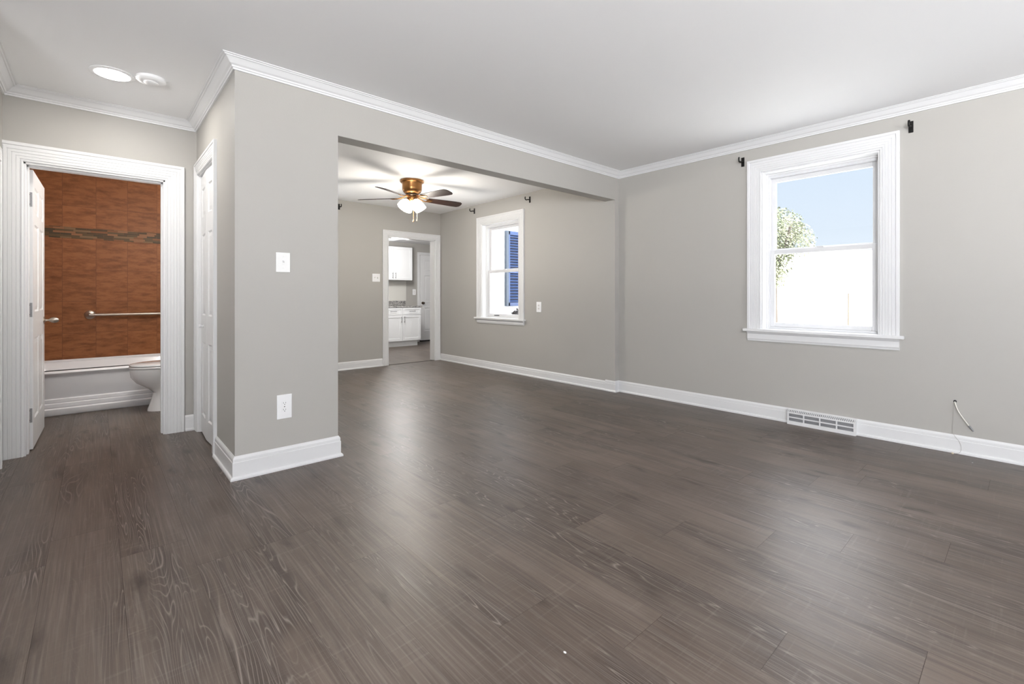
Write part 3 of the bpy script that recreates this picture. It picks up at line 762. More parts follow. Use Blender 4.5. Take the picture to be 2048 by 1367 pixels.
# four tulip shades tilted outwards
for k in range(4):
    ang = TH_A = math.atan2(-0.7454, -0.6666) + R(45 + 90 * k)
    mt = Matrix.Translation((0.052 * math.cos(ang), 0.052 * math.sin(ang), -0.238)) @ Matrix.Rotation(ang, 4, 'Z') @ Matrix.Rotation(R(-38), 4, 'Y')
    bm = bmesh.new()
    prof = [(0.022, -0.012), (0.030, -0.022), (0.052, -0.045), (0.066, -0.075), (0.068, -0.108), (0.071, -0.130), (0.069, -0.131), (0.064, -0.108), (0.062, -0.075), (0.048, -0.045), (0.026, -0.022), (0.018, -0.012)]
    lathe(bm, prof, 28, mtx=mt, cap=False)
    sh = obj('lamp_shade', bm, M['frost'], fan, smooth=True)
    bm = bmesh.new(); lathe(bm, [(0.0001, 0.012), (0.018, 0.010), (0.026, -0.004), (0.027, -0.022), (0.0001, -0.023)], 20, mtx=mt, cap=False)
    obj('socket', bm, M['brass'], sh, smooth=True)
    bm = bmesh.new(); lathe(bm, [(0.0001, -0.020), (0.014, -0.024), (0.016, -0.040), (0.028, -0.062), (0.030, -0.080), (0.022, -0.098), (0.0001, -0.106)], 20, mtx=mt, cap=False)
    bo = obj('bulb', bm, M['frost'], sh, smooth=True)
# pull chains
def chain(x, y, z0, z1, m, fobm):
    bm = bmesh.new()
    n_ = int((z0 - z1) / 0.006)
    for k in range(n_):
        bmesh.ops.create_icosphere(bm, subdivisions=1, radius=0.0024, matrix=Matrix.Translation((x, y, z0 - k * 0.006)))
    o = obj('pull_chain', bm, m, fan, smooth=True)
    bm = bmesh.new(); lathe(bm, [(0.0001, 0.004), (0.003, 0.002), (0.006, -0.010), (0.009, -0.020), (0.008, -0.027), (0.0001, -0.030)], 14, (x, y, z1), cap=False)
    obj('fob', bm, fobm, o, smooth=True)
chain(0.012, -0.012, -0.275, -0.475, M['brass'], M['brass'])
chain(0.075, 0.010, -0.22, -0.455, M['nickel'], M['bronze'])
light('fan_bulb_light', 'POINT', (FC[0], FC[1], H - 0.46), 50, (1.0, 0.94, 0.85), radius=0.17)

# ================================================================== CEILING FIXTURES
rl = thing('recessed_light', 'lit round recessed light in the hall ceiling', 'recessed light', (0.073, 3.88, H))
bm = bmesh.new(); lathe(bm, [(0.088, -0.001), (0.112, -0.001), (0.113, -0.005), (0.100, -0.009), (0.090, -0.009), (0.088, -0.003)], 48, cap=False); bm.faces.ensure_lookup_table()
obj('trim_ring', bm, M['plastic_bright'], rl, smooth=True)
bm = bmesh.new(); lathe(bm, [(0.0001, -0.007), (0.05, -0.007), (0.091, -0.006), (0.091, -0.002), (0.0001, -0.002)], 48, cap=False)
obj('lens', bm, M['lens'], rl, smooth=True)
light('recessed_light_lamp', 'AREA', (0.073, 3.88, H - 0.012), 10, (1.0, 0.96, 0.90), (0, 0, 0), 0.17)

sd = thing('smoke_detector', 'white round smoke detector beside the recessed ceiling light', 'smoke detector', (0.262, 3.80, H))
bm = bmesh.new(); lathe(bm, [(0.0001, 0), (0.078, 0), (0.080, -0.004), (0.079, -0.016), (0.072, -0.023), (0.055, -0.026), (0.0001, -0.027)], 40, cap=False)
obj('housing', bm, M['ceil'], sd, smooth=True)
bm = bmesh.new(); lathe(bm, [(0.0001, -0.026), (0.038, -0.027), (0.040, -0.031), (0.035, -0.035), (0.0001, -0.036)], 32, cap=False)
obj('cover', bm, M['ceil'], sd, smooth=True)

# kitchen ceiling light seen at the doorway top; the two point lamps hang apart, unseen
kl = thing('kitchen_ceiling_light', 'white rectangular light on the kitchen ceiling', 'ceiling light', (4.68, 8.75, 2.34))
obj('frame', boxes([(-0.30, 0.13, -0.5, 0.5, -0.035, 0.0)]), M['plastic_bright'], kl, bevel=0.006)
obj('diffuser', boxes([(-0.28, 0.11, -0.48, 0.48, -0.05, -0.033)]), mat('kitchen_diffuser', (0.9, 0.9, 0.9), 0.5, emis=(1, 0.98, 0.95), estr=1.0), kl, bevel=0.008)
light('kitchen_lamp', 'POINT', (4.3, 8.0, 2.0), 80, (1.0, 0.98, 0.96), radius=0.15)
light('bathroom_lamp', 'POINT', (0.72, 4.95, 1.95), 40, (1.0, 0.96, 0.91), radius=0.14)  # unseen point lamp, set low to brighten tub apron and tiles
bf = thing('unseen_globe_fixture', 'added white globe fixture, out of view inside the bathroom', 'added wall fixture', (0.98, 4.95, 1.95))  # made-up fixture, out of view, to go with the bathroom lamp
bm = bmesh.new(); bmesh.ops.create_uvsphere(bm, u_segments=20, v_segments=12, radius=0.07, matrix=Matrix.Translation((-0.09, 0, 0))); obj('globe', bm, M['plastic_bright'], bf, smooth=True)
obj('wall_plate', boxes([(-0.02, 0, -0.06, 0.06, -0.06, 0.06)]), M['nickel'], bf, bevel=0.004)

# ================================================================== ELECTRICAL PLATES
def plate(bm, w, h, t=0.006):
    """plate standing in the XZ plane facing -Y, back at y=0"""
    box(bm, -w / 2, w / 2, -t, 0, -h / 2, h / 2)
def screws(parent, pts, m):
    for (x, z, y) in pts:
        bm = bmesh.new(); lathe(bm, [(0.0001, 0.0012), (0.003, 0.001), (0.0035, 0)], 10, (x, y, z), Matrix.Rotation(R(90), 4, 'X'), cap=False)
        obj('screw', bm, m, parent)
def toggle(parent, x, y, m, up=True):
    bm = bmesh.new(); box(bm, x - 0.006, x + 0.006, y - 0.002, y, -0.014, 0.014)
    b0 = bm.verts[:]
    o = obj('switch_surround', bm, M['plastic'], parent, bevel=0.0008)
    bm = bmesh.new(); a = bmesh.ops.create_cube(bm, size=1, matrix=Matrix.Translation((x, y - 0.009, 0.006 if up else -0.006)) @ Matrix.Rotation(R(-25 if up else 25), 4, 'X') @ Matrix.Diagonal((0.008, 0.020, 0.009, 1)))
    obj('toggle', bm, m, parent, bevel=0.0015)
sw = thing('light_switch', 'white single toggle light switch on the pillar above the outlet', 'light switch', (0.876, P, 1.303))
bm = bmesh.new(); plate(bm, 0.084, 0.125); obj('cover_plate', bm, M['plastic'], sw, bevel=0.0025)
toggle(sw, 0, -0.006, M['plastic_bright']); screws(sw, [(0, 0.036, -0.006), (0, -0.036, -0.006)], M['plastic'])

def receptacle(parent, z, y, m):
    bm = bmesh.new(); prof = []
    pts = []
    for k in range(32):
        a = 2 * math.pi * k / 32; x = 0.0175 * math.cos(a); zz = 0.0175 * math.sin(a); pts.append((x, max(-0.0135, min(0.0135, zz)) + z))
    lo = [bm.verts.new((x, y, q)) for x, q in pts]; hi = [bm.verts.new((x, y - 0.002, q)) for x, q in pts]
    bm.faces.new(hi)
    for q in range(32): bm.faces.new((lo[q], lo[(q + 1) % 32], hi[(q + 1) % 32], hi[q]))
    r_ = obj('receptacle', bm, m, parent)
    bm = boxes([(-0.0078, -0.0058, y - 0.0026, y - 0.0018, z - 0.001, z + 0.008), (0.0055, 0.0075, y - 0.0026, y - 0.0018, z + 0.0, z + 0.007)])
    lathe(bm, [(0.0026, 0), (0.0026, 0.001)], 12, (0, y - 0.0016, z - 0.0065), Matrix.Rotation(R(90), 4, 'X'))
    o = obj('slot', bm, M['dark'], r_); return r_
ou = thing('wall_outlet', 'white duplex outlet low on the pillar above the baseboard', 'outlet', (0.884, P, 0.392))
bm = bmesh.new(); plate(bm, 0.088, 0.152); obj('cover_plate', bm, M['plastic_bright'], ou, bevel=0.0025)
receptacle(ou, 0.021, -0.006, M['plastic_bright']); receptacle(ou, -0.021, -0.006, M['plastic_bright']); screws(ou, [(0, 0, -0.006)], M['dark'])

ds = thing('light_switch', 'white double switch plate beside the kitchen doorway', 'light switch', (3.218, D, 1.375))
bm = bmesh.new(); plate(bm, 0.128, 0.125); obj('cover_plate', bm, M['plastic_bright'], ds, bevel=0.0025)
toggle(ds, -0.023, -0.006, M['plastic_bright']); 
bm = bmesh.new(); lathe(bm, [(0.0001, 0.014), (0.011, 0.013), (0.013, 0)], 20, (0.026, -0.006, 0), Matrix.Rotation(R(90), 4, 'X'), cap=False)
o = obj('dimmer_knob', bm, M['plastic'], ds, smooth=True); screws(ds, [(-0.023, 0.036, -0.006), (-0.023, -0.036, -0.006), (0.023, 0.036, -0.006), (0.023, -0.036, -0.006)], M['plastic'])

do = thing('wall_outlet', 'white outlet right of the dining room window', 'outlet', (WD, 4.368, 0.945), R(-90))
bm = bmesh.new(); plate(bm, 0.088, 0.138); obj('cover_plate', bm, M['plastic_bright'], do, bevel=0.0025)
receptacle(do, 0.021, -0.006, M['plastic']); receptacle(do, -0.021, -0.006, M['plastic'])
ko = thing('wall_outlet', 'white outlet on the kitchen wall beside the far door', 'outlet', (5.635, KB, 1.187))
bm = bmesh.new(); plate(bm, 0.085, 0.135); obj('cover_plate', bm, M['plastic_bright'], ko, bevel=0.0025)
receptacle(ko, 0.021, -0.006, M['plastic']); receptacle(ko, -0.021, -0.006, M['plastic'])

# ================================================================== CURTAIN ROD BRACKETS
def bracket():
    r = empty('curtain_rod_bracket')
    bm = bmesh.new(); box(bm, -0.014, 0.014, -0.006, 0, -0.042, 0.042)
    obj('wall_plate', bm, M['black_iron'], r, bevel=0.002)
    bm = bmesh.new(); tube(bm, spline([(0, -0.004, 0.0), (0, -0.045, -0.004), (0, -0.068, -0.012), (0, -0.088, -0.006), (0, -0.092, 0.014), (0, -0.088, 0.026)], 5), [0.007] * 26, 8)
    obj('hook', bm, M['black_iron'], r, smooth=True)
    for z in (0.028, -0.028):
        bm = bmesh.new(); lathe(bm, [(0.0001, 0.003), (0.005, 0.002), (0.0055, 0)], 10, (0, -0.006, z), Matrix.Rotation(R(90), 4, 'X'), cap=False); obj('screw', bm, M['black_iron'], r)
    return r
br0 = bracket()
BR = [((W, 1.777, 2.331), -90, 'black curtain rod hook at the upper left of the living room window'),
      ((W, 0.586, 2.333), -90, 'black curtain rod hook at the upper right of the living room window'),
      ((WD, 5.786, 2.416), -90, 'black curtain rod hook at the upper left of the dining window'),
      ((WD, 4.541, 2.402), -90, 'black curtain rod hook at the upper right of the dining window'),
      ((2.640, D, 2.398), 0, 'black curtain rod hook on the dining back wall beside the pillar')]
for k, (loc, rz, lb) in enumerate(BR):
    o = br0 if k == 0 else copy_tree(br0)
    o.location = loc; o.rotation_euler = (0, 0, R(rz)); tagp(o, lb, 'curtain rod bracket', 'curtain rod brackets above the windows')

# ================================================================== FLOOR REGISTER
VY0, VY1 = 0.908, 1.389
vr = thing('floor_register', 'white metal baseboard vent on the living room wall', 'vent', (W, (VY0 + VY1) / 2, 0))
hw = (VY1 - VY0) / 2
VX = -0.062
bm = bmesh.new()
# front frame with 4 x 2 windows, sloped top, sides
t = 0.003
def fr(y0, y1, z0, z1): box(bm, VX, VX + t, y0, y1, z0, z1)
zs = [0.030, 0.056, 0.066, 0.092]
fr(-hw, hw, 0.0, zs[0]); fr(-hw, hw, zs[1], zs[2]); fr(-hw, hw, zs[3], 0.100)
n4 = [(-hw + 0.014 + k * (2 * hw - 0.018) / 4, -hw + 0.004 + (k + 1) * (2 * hw - 0.018) / 4) for k in range(4)]
edges = [-hw] + [v for p_ in n4 for v in p_] + [hw]
for k in range(0, len(edges), 2):
    for z0_, z1_ in ((zs[0], zs[1]), (zs[2], zs[3])): fr(edges[k], edges[k + 1], z0_, z1_)
for s in (-1, 1): 
    a, b = (s * hw, s * (hw - t)) if s < 0 else (s * (hw - t), s * hw)
    vv = [bm.verts.new(v) for y in (a, b) for v in ((0, y, 0), (VX + t, y, 0), (VX + t, y, 0.100), (-0.030, y, 0.1185), (0, y, 0.1185))]
    bm.faces.new(vv[:5][::-1]); bm.faces.new(vv[5:])
    for q in range(5): bm.faces.new((vv[q], vv[(q + 1) % 5], vv[5 + (q + 1) % 5], vv[5 + q]))
box(bm, -0.030, 0, -hw, hw, 0.119, 0.122)
# sloped strips with slots between
def slope(y0, y1, s0, s1):
    p0 = Vector((VX, 0, 0.100)); p1 = Vector((-0.030, 0, 0.122)); d = p1 - p0
    nn = Vector((-d.z, 0, d.x)).normalized() * -0.002
    a, b = p0 + d * s0, p0 + d * s1
    vv = [bm.verts.new((q.x + o.x, y, q.z + o.z)) for y in (y0, y1) for q in (a, b) for o in (Vector((0, 0, 0)), nn)]
    for f in ((0, 1, 3, 2), (4, 6, 7, 5), (0, 4, 5, 1), (2, 3, 7, 6), (0, 2, 6, 4), (1, 5, 7, 3)): bm.faces.new([vv[k] for k in f])
slope(-hw, hw, 0, 0.15); slope(-hw, hw, 0.82, 1); slope(-hw, -hw + 0.006, 0.15, 0.82); slope(hw - 0.006, hw, 0.15, 0.82)
nslot = 34
for k in range(nslot + 1):
    y = -hw + 0.009 + k * (2 * hw - 0.026) / nslot; slope(y, y + 0.006, 0.15, 0.82)
obj('face_frame', bm, M['trim'], vr)
bm = bmesh.new()
for p_ in n4:
    for (z0, z1) in ((zs[0], zs[1]), (zs[2], zs[3])):
        for q in range(4):
            z = z0 + (q + 0.5) * (z1 - z0) / 4
            vv = [bm.verts.new(v) for v in ((VX + 0.004, p_[0], z - 0.0035), (VX + 0.012, p_[0], z + 0.002), (VX + 0.012, p_[1], z + 0.002), (VX + 0.004, p_[1], z - 0.0035))]
            bm.faces.new(vv)
obj('louvre', bm, M['vent_dark'], vr)
obj('duct_back', boxes([(-0.034, -0.0325, -hw + 0.004, hw - 0.004, 0.003, 0.116)]), M['vent_dark'], vr)
obj('damper_lever', boxes([(VX - 0.006, VX, -0.004, 0.004, 0.052, 0.066)]), M['trim'], vr, bevel=0.001)

# ================================================================== CABLES ON THE WALL
cb_ = thing('coaxial_cable', 'white cable end hanging from a hole in the wall right of the vent', 'cable', (W, 0.351, 0.353))
bm = bmesh.new(); tube(bm, spline([(0.02, 0, 0.0), (-0.012, -0.001, -0.006), (-0.030, -0.018, -0.055), (-0.032, -0.045, -0.105), (-0.026, -0.072, -0.150)], 6), 0.0036, 10)
obj('cord', bm, M['cord'], cb_, smooth=True)
bm = bmesh.new(); tube(bm, [(-0.027, -0.070, -0.147), (-0.022, -0.090, -0.178)], 0.0058, 12); tube(bm, [(-0.022, -0.090, -0.178), (-0.021, -0.0925, -0.182)], 0.0045, 12)
o = obj('connector', bm, M['steel'], cb_, smooth=True); o['label'] = 'metal screw connector'
bm = bmesh.new(); lathe(bm, [(0.0001, 0.001), (0.008, 0.0012), (0.0095, 0.0005)], 9, (-0.0005, 0, 0.004), Matrix.Rotation(R(-90), 4, 'Y') @ Matrix.Diagonal((1, 1.0, 1, 1)), cap=False)
o = obj('wall_hole', bm, M['dark'], cb_); o['label'] = 'dark ragged hole'
tc_ = thing('thin_wire', 'thin wire with a small bead lying over the baseboard below the hole', 'wire', (W, 0.356, 0))
bm = bmesh.new(); tube(bm, spline([(-0.003, 0.003, 0.345), (-0.006, 0.004, 0.24), (-0.010, 0.008, 0.155), (-0.022, -0.006, 0.118), (-0.024, -0.028, 0.085), (-0.026, -0.038, 0.045), (-0.034, -0.030, 0.012), (-0.060, -0.002, 0.003)], 6), 0.0010, 6)
obj('cord', bm, mat('grey_thin_wire', (0.34, 0.32, 0.29), 0.6), tc_, smooth=True)
bm = bmesh.new(); bmesh.ops.create_icosphere(bm, subdivisions=2, radius=0.007, matrix=Matrix.Translation((-0.065, 0.002, 0.0072)))
obj('bead', bm, M['bead'], tc_, smooth=True)
def chip(x, y, lb, s=1.0):
    bm = bmesh.new(); bmesh.ops.create_icosphere(bm, subdivisions=1, radius=0.005 * s, matrix=Matrix.Diagonal((0.8, 1.5, 0.45, 1)))
    for v in bm.verts: v.co += Vector((random.uniform(-1, 1), random.uniform(-1, 1), 0)) * 0.0008
    o = obj('debris_chip', bm, M['plastic_bright'], loc=(x, y, 0.0025 * s)); tagp(o, lb, 'debris')
chip(1.066, 0.949, 'tiny white chip lying on the open floor near the camera', 0.8)
chip(4.27, 0.253, 'tiny white speck on the floor right of the wire bead', 0.5)

# ================================================================== BATHROOM
TY0 = 5.905
tub = thing('bathtub', 'white alcove bathtub with ribbed apron below the terracotta tiles', 'bathtub', (0.19, (TY0 + TY) / 2, 0))
hx, hy = 0.785, (TY - TY0) / 2
bm = bmesh.new()
# apron profile (y offset from front, z)
ap = [(0.010, 0.0), (0.006, 0.004), (0.000, 0.012), (-0.004, 0.060), (0.004, 0.070), (0.010, 0.072), (0.004, 0.076), (0.003, 0.108), (0.012, 0.114), (0.017, 0.116), (0.011, 0.120), (0.010, 0.148), (0.018, 0.154), (0.024, 0.156),
      (0.020, 0.162), (0.026, 0.345), (0.020, 0.360), (0.002, 0.376), (-0.004, 0.388), (0.000, 0.400), (0.012, 0.408), (0.085, 0.408)]
rings = [[bm.verts.new((x, -hy + y, z)) for y, z in ap] for x in (-hx, hx)]
for q in range(len(ap) - 1): bm.faces.new((rings[0][q], rings[0][q + 1], rings[1][q + 1], rings[1][q]))
# rim & basin as nested rounded rectangles
def rrect(x0, x1, y0, y1, r, z, n_=8):
    pts = []
    for cx, cy, a0 in ((x1 - r, y1 - r, 0), (x0 + r, y1 - r, 90), (x0 + r, y0 + r, 180), (x1 - r, y0 + r, 270)):
        for k in range(n_ + 1):
            a = R(a0 + 90 * k / n_); pts.append(bm.verts.new((cx + r * math.cos(a), cy + r * math.sin(a), z)))
    return pts
loops = [rrect(-hx, hx, -hy + 0.012, hy - 0.004, 0.004, 0.408), rrect(-hx + 0.07, hx - 0.07, -hy + 0.085, hy - 0.06, 0.14, 0.408), rrect(-hx + 0.085, hx - 0.085, -hy + 0.095, hy - 0.07, 0.14, 0.396),
         rrect(-hx + 0.13, hx - 0.13, -hy + 0.13, hy - 0.11, 0.15, 0.12), rrect(-hx + 0.19, hx - 0.19, -hy + 0.18, hy - 0.16, 0.12, 0.07)]
for a, b in zip(loops, loops[1:]):
    k = len(a)
    for q in range(k): bm.faces.new((a[q], a[(q + 1) % k], b[(q + 1) % k], b[q]))
bm.faces.new(loops[-1])
obj('basin', bm, M['tub'], tub, smooth=True)
bm = boxes([(-hx, hx, hy - 0.030, hy - 0.001, 0.400, 0.428)])
obj('back_ledge', bm, M['tub'], tub, bevel=0.008, seg=3)

gb_ = thing('grab_bar', 'long brushed nickel grab bar on the terracotta tile wall', 'grab bar', (-0.056, TY, 0.890))
bm = bmesh.new(); lathe(bm, [(0.0001, 0.0), (0.046, 0.0), (0.046, 0.006), (0.040, 0.012), (0.022, 0.015), (0.016, 0.018)], 32, mtx=Matrix.Rotation(R(90), 4, 'X'), cap=False)
obj('flange', bm, M['nickel'], gb_, smooth=True)
bm = bmesh.new(); lathe(bm, [(0.0001, 0.0), (0.046, 0.0), (0.046, 0.006), (0.040, 0.012), (0.022, 0.015), (0.016, 0.018)], 32, (0.9, 0, 0), mtx=Matrix.Rotation(R(90), 4, 'X'), cap=False)
obj('flange', bm, M['nickel'], gb_, smooth=True)
bm = bmesh.new(); tube(bm, spline([(0, 0, 0), (0.0, -0.035, 0), (0.02, -0.058, 0), (0.06, -0.062, 0), (0.84, -0.062, 0), (0.88, -0.058, 0), (0.9, -0.035, 0), (0.9, 0, 0)], 6), 0.0145, 14)
obj('bar', bm, M['nickel'], gb_, smooth=True)

# toilet, facing -X, axis Y = TCY
TCY = 5.60
toi = thing('toilet', 'white toilet with closed lid half hidden by the doorway casing', 'toilet', (0.22, TCY, 0))
def ellring(bm, cx, a, b, z, n_=36, back=None, egg=0.0):
    out = []
    for k in range(n_):
        t_ = 2 * math.pi * k / n_
        x = cx - a * math.cos(t_); y = b * math.sin(t_) * (1 - egg * math.cos(t_))
        if back is not None: x = min(x, back)
        out.append(bm.verts.new((x, y, z)))
    return out
def loft(bm, rs, cap0=True, cap1=True):
    for a, b in zip(rs, rs[1:]):
        k = len(a)
        for q in range(k): bm.faces.new((a[q], a[(q + 1) % k], b[(q + 1) % k], b[q]))
    if cap0: bm.faces.new(rs[0][::-1])
    if cap1: bm.faces.new(rs[-1])
bm = bmesh.new()
# pedestal then bowl; local x from tip (0) towards the tank
rs = [ellring(bm, 0.36, 0.225, 0.115, 0.0), ellring(bm, 0.36, 0.223, 0.113, 0.02), ellring(bm, 0.37, 0.205, 0.100, 0.10), ellring(bm, 0.375, 0.195, 0.092, 0.17), ellring(bm, 0.355, 0.215, 0.100, 0.215), ellring(bm, 0.31, 0.255, 0.130, 0.27),
      ellring(bm, 0.27, 0.258, 0.160, 0.33), ellring(bm, 0.255, 0.250, 0.178, 0.385), ellring(bm, 0.252, 0.247, 0.180, 0.405), ellring(bm, 0.252, 0.235, 0.170, 0.410)]
loft(bm, rs)
obj('bowl', bm, M['porcelain'], toi, smooth=True)
bm = bmesh.new(); rs = [ellring(bm, 0.252, 0.250, 0.184, 0.413, egg=0.03), ellring(bm, 0.252, 0.254, 0.188, 0.420, egg=0.03), ellring(bm, 0.252, 0.252, 0.186, 0.430, egg=0.03)]; loft(bm, rs)
obj('seat', bm, M['porcelain'], toi, smooth=True)
bm = bmesh.new(); rs = [ellring(bm, 0.252, 0.246, 0.182, 0.434, egg=0.03), ellring(bm, 0.252, 0.252, 0.187, 0.440, egg=0.03), ellring(bm, 0.252, 0.248, 0.184, 0.452, egg=0.03), ellring(bm, 0.252, 0.215, 0.155, 0.458, egg=0.03)]; loft(bm, rs)
obj('lid', bm, M['porcelain'], toi, smooth=True)
bm = boxes([(0.55, 0.745, -0.22, 0.22, 0.40, 0.74)]); obj('tank', bm, M['porcelain'], toi, bevel=0.03, seg=4)
bm = boxes([(0.54, 0.752, -0.23, 0.23, 0.742, 0.775)]); obj('tank_lid', bm, M['porcelain'], toi, bevel=0.010, seg=3)
bm = boxes([(0.44, 0.74, -0.12, 0.12, 0.18, 0.40)]); obj('tank_support', bm, M['porcelain'], toi, bevel=0.04, seg=4)

# ================================================================== KITCHEN
def shaker(parent, name, x0, x1, z0, z1, y, m, rail=0.055):
    """slab door/drawer front facing -Y with recessed centre"""
    bm = bmesh.new()
    w_, h_ = x1 - x0, z1 - z0
    rings = []
    for ins, dy in ((0, 0.02), (0, 0), (rail, 0), (rail + 0.003, 0.009)):
        rings.append([bm.verts.new(v) for v in ((x0 + ins, y + dy - 0.02, z0 + ins), (x1 - ins, y + dy - 0.02, z0 + ins), (x1 - ins, y + dy - 0.02, z1 - ins), (x0 + ins, y + dy - 0.02, z1 - ins))])
    for a, b in zip(rings, rings[1:]):
        for q in range(4): bm.faces.new((a[q], a[(q + 1) % 4], b[(q + 1) % 4], b[q]))
    bm.faces.new(rings[-1]); bm.faces.new(rings[0][::-1])
    return obj(name, bm, m, parent)
def bar_handle(parent, x, z, y, L_, vertical):
    bm = bmesh.new()
    if vertical:
        tube(bm, [(x, y - 0.03, z - L_ / 2), (x, y - 0.03, z + L_ / 2)], 0.006, 10)
        for s in (-1, 1): tube(bm, [(x, y, z + s * L_ * 0.36), (x, y - 0.03, z + s * L_ * 0.36)], 0.005, 8)
    else:
        tube(bm, [(x - L_ / 2, y - 0.03, z), (x + L_ / 2, y - 0.03, z)], 0.006, 10)
        for s in (-1, 1): tube(bm, [(x + s * L_ * 0.36, y, z), (x + s * L_ * 0.36, y - 0.03, z)], 0.005, 8)
    return obj('handle', bm, M['steel'], parent, smooth=True)
def base_cab(x0, x1, name, label, z_top=0.845):
    yf = 9.06
    r = thing(name, label, 'cabinet', ((x0 + x1) / 2, yf, 0))
    c = r.location.x; w_ = (x1 - x0) / 2
    obj('body', boxes([(-w_, w_, 0.0, KB - yf - 0.012, 0.115, z_top), (-w_ + 0.0, w_ - 0.05, 0.05, KB - yf - 0.012, 0, 0.115)]), M['cab'], r, bevel=0.001)
    for s in (-1, 1):
        a, b = (-w_ + 0.004, -0.002) if s < 0 else (0.002, w_ - 0.004)
        d = shaker(r, 'door', a, b, 0.125, z_top - 0.165, 0, M['cab']); bar_handle(d, s * 0.035, z_top - 0.26, -0.02, 0.13, True)
        d = shaker(r, 'drawer', a, b, z_top - 0.155, z_top - 0.008, 0, M['cab'], 0.038); bar_handle(d, (a + b) / 2, z_top - 0.082, -0.02, 0.15, False)
    return r
base_cab(4.468, 5.372, 'base_cabinet', 'white shaker base cabinet with two drawers nearest the far kitchen door')
def wall_cab(x0, x1, name, label):
    yf = 9.47
    r = thing(name, label, 'cabinet', ((x0 + x1) / 2, yf, 1.45))
    w_ = (x1 - x0) / 2
    obj('body', boxes([(-w_, w_, 0.0, KB - yf - 0.001, 0, 0.75)]), M['cab'], r, bevel=0.001)
    for s in (-1, 1):
        a, b = (-w_ + 0.003, -0.002) if s < 0 else (0.002, w_ - 0.003)
        d = shaker(r, 'door', a, b, 0.005, 0.745, 0, M['cab']); bar_handle(d, s * 0.035, 0.10, -0.02, 0.13, True)
    return r
wall_cab(4.46, 5.39, 'wall_cabinet', 'white shaker wall cabinet above the granite counter in the kitchen')
ct = thing('countertop', 'speckled grey granite countertop in the kitchen', 'countertop', (4.6, 9.43, 0.845))
obj('slab', boxes([(-1.0, 0.80, -0.40, 0.37, 0, 0.030)]), M['granite'], ct, bevel=0.003)
obj('upstand', boxes([(-1.0, 0.80, 0.345, 0.37, 0.030, 0.135)]), M['granite'], ct, bevel=0.002)
o = obj('backsplash_panel', boxes([(3.9, 5.42, KB - 0.008, KB - 0.0005, 0.982, 1.448)]), M['bake']); tagp(o, 'plain beige backsplash panel between granite upstand and wall cabinet', 'backsplash', kind='thing')
# a second pair of units continues left, partly behind the doorway casing
base_cab(3.60, 4.464, 'base_cabinet', 'white base cabinet left of the pair seen in the doorway')

# ================================================================== OUTSIDE
struct('ground', boxes([(W + EX, 60, -30, 45, -0.45, -0.35), (-40, XL - 0.3, -30, 45, -0.45, -0.35)]), M['concrete'], 'bright pale ground outside the windows')
struct('sun_shade_slab', boxes([(XL - 0.3, W + 0.2, YR - 3.2, YR - 0.17, 2.55, 2.7)]), M['shade_slab'], 'added slab, out of view, shading the rear windows')  # unseen slab added to keep sun from entering the rear windows
struct('upper_storey_shade', boxes([(XL - 0.2, W + EX, YR - 0.16, D + 0.2, H + 0.25, 5.5)]), M['brick'], 'unseen upper storey block added to shade the ground outside')  # unseen block added so the house shades the ground near its windows
# white neighbouring building
nb = thing('neighbor_building', 'white sunlit building beyond the living room window', 'building', (18.0, 2.0, -0.35))
bm = bmesh.new(); box(bm, 0, 8, -14.0, 7.5, 0, 2.80); obj('wall', bm, M['siding'], nb); nb.rotation_euler = (0, 0, R(38))
# tree
def leaves(bm, c, rx, ry, rz, n_, s, rnd):
    for k in range(n_):
        while True:
            p = Vector((rnd.uniform(-1, 1), rnd.uniform(-1, 1), rnd.uniform(-1, 1)))
            if 0.25 < p.length < 1: break
        p = Vector((c[0] + p.x * rx, c[1] + p.y * ry, c[2] + p.z * rz))
        a = Vector((rnd.gauss(0, 1), rnd.gauss(0, 1), rnd.gauss(0, 1))).normalized(); b = a.orthogonal().normalized()
        q = s * rnd.uniform(0.6, 1.3)
        m1 = b.cross(a) * 0.45
        vv = [bm.verts.new(p - b * q), bm.verts.new(p + m1 * q), bm.verts.new(p + b * q), bm.verts.new(p - m1 * q)]
        bm.faces.new(vv)
tr = thing('leafy_tree', 'pale green leafy tree outside the left side of the living room window', 'tree', (14, 4.75, -0.35))
rnd = random.Random(5)
bm = bmesh.new(); tube(bm, spline([(0, 0, 0), (0.03, 0.02, 1.2), (-0.02, 0, 2.2), (0.04, 0.02, 3.2)], 4), [0.12 - 0.005 * k for k in range(13)], 10)
for a in range(6):
    t_ = R(60 * a); tube(bm, spline([(0, 0, 1.6 + 0.15 * a), (0.35 * math.cos(t_), 0.35 * math.sin(t_), 2.1 + 0.15 * a), (0.7 * math.cos(t_), 0.6 * math.sin(t_), 2.8 + 0.12 * a)], 3), 0.03, 6)
obj('trunk', bm, M['bark'], tr, smooth=True)
bm = bmesh.new()
for (cx_, cy_, cz_, rx, ry, rz, n_) in ((0, 0.1, 3.30, 0.9, 0.85, 0.62, 2600), (0.1, -0.45, 2.95, 0.6, 0.55, 0.5, 1100), (0.0, 0.0, 2.4, 0.6, 0.50, 0.55, 1400), (-0.1, 0.1, 1.95, 0.5, 0.45, 0.40, 900), (0.1, 0.35, 3.75, 0.5, 0.5, 0.35, 700)):
    leaves(bm, (cx_, cy_, cz_), rx, ry, rz, int(n_ * 1.8), 0.034, rnd)
obj('foliage', bm, M['leaf'], tr)
fp = thing('utility_post', 'thin weathered post standing outside low in the living room window', 'post', (12.0, 2.6, -0.35))
bm = bmesh.new(); tube(bm, [(0, 0, 0), (0, 0, 1.5)], [0.022, 0.018], 8); obj('pole', bm, M['post'], fp, smooth=True)
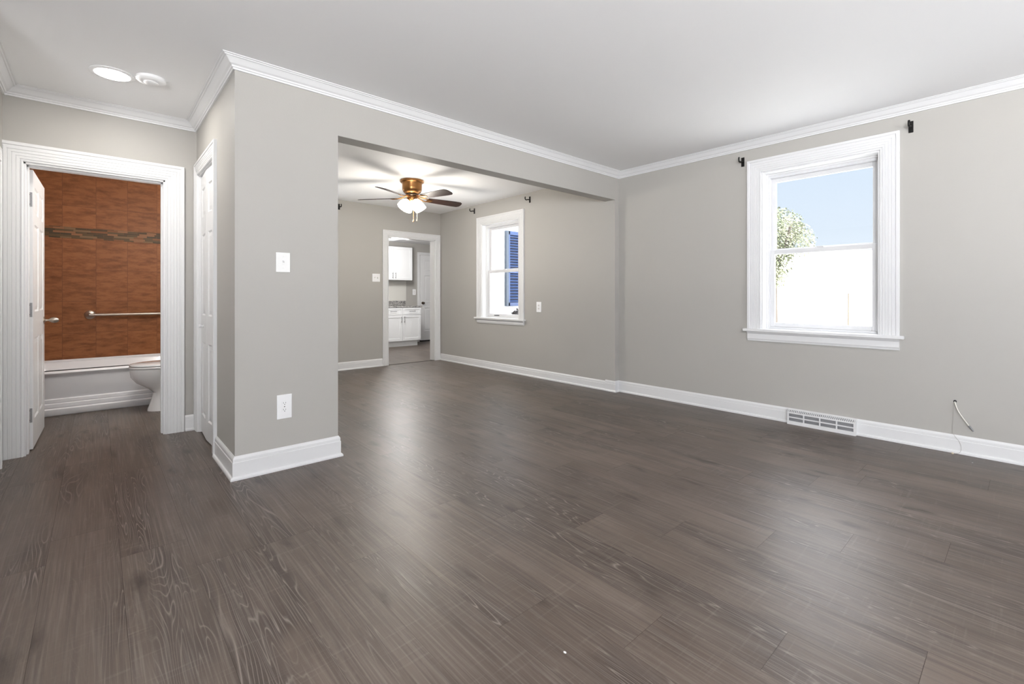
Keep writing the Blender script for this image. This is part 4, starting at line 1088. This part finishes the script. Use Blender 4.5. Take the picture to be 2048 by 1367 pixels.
# blue louvred shutter on the white brick wing
sh = thing('window_shutter', 'tall faded blue louvred shutter on the white brick wall outside', 'shutter', (6.17, D, 0.90))
SW, SH = 0.52, 1.45
obj('stile', boxes([(-SW / 2 - 0.06, -SW / 2, -0.06, 0, 0, SH)]), M['shutter_edge'], sh, bevel=0.003)['label'] = 'weathered grey-blue edge board'
obj('frame', boxes([(-SW / 2, -SW / 2 + 0.045, -0.045, 0, 0, SH), (SW / 2 - 0.045, SW / 2, -0.045, 0, 0, SH), (-SW / 2, SW / 2, -0.045, 0, SH - 0.07, SH), (-SW / 2, SW / 2, -0.045, 0, 0.64, 0.70), (-SW / 2, SW / 2, -0.045, 0, 0, 0.07)]), M['shutter'], sh, bevel=0.003)
bm = bmesh.new()
for (z0, z1) in ((0.07, 0.64), (0.70, SH - 0.07)):
    n_ = int((z1 - z0) / 0.052)
    for k in range(n_):
        z = z0 + (k + 0.5) * (z1 - z0) / n_
        a = bmesh.ops.create_cube(bm, size=1, matrix=Matrix.Translation((0, -0.022, z)) @ Matrix.Rotation(R(38), 4, 'X') @ Matrix.Diagonal((SW - 0.09, 0.045, 0.007, 1)))
obj('louvre', bm, M['shutter'], sh)
obj('shade_backing', boxes([(-SW / 2 + 0.04, SW / 2 - 0.04, -0.004, 0, 0.05, SH - 0.05)]), mat('shadowed_navy_backing', (0.008, 0.014, 0.04), 0.8), sh)  # dark sheet with the shade between louvres put into its colour
sb_ = thing('brown_shrub', 'low brown-grey shrub at the foot of the blue shutter outside', 'shrub', (6.05, 6.5, -0.35))
bm = bmesh.new(); leaves(bm, (0, 0, 0.95), 0.28, 0.14, 0.27, 1500, 0.035, rnd); obj('foliage', bm, M['twig'], sb_)
bm = bmesh.new()
for k in range(7): tube(bm, spline([(0, 0, 0), (rnd.uniform(-0.1, 0.1), rnd.uniform(-.05, .05), 0.5), (rnd.uniform(-0.22, 0.22), rnd.uniform(-.1, .1), 1.15)], 4), 0.010, 6)
obj('stem', bm, M['bark'], sb_)
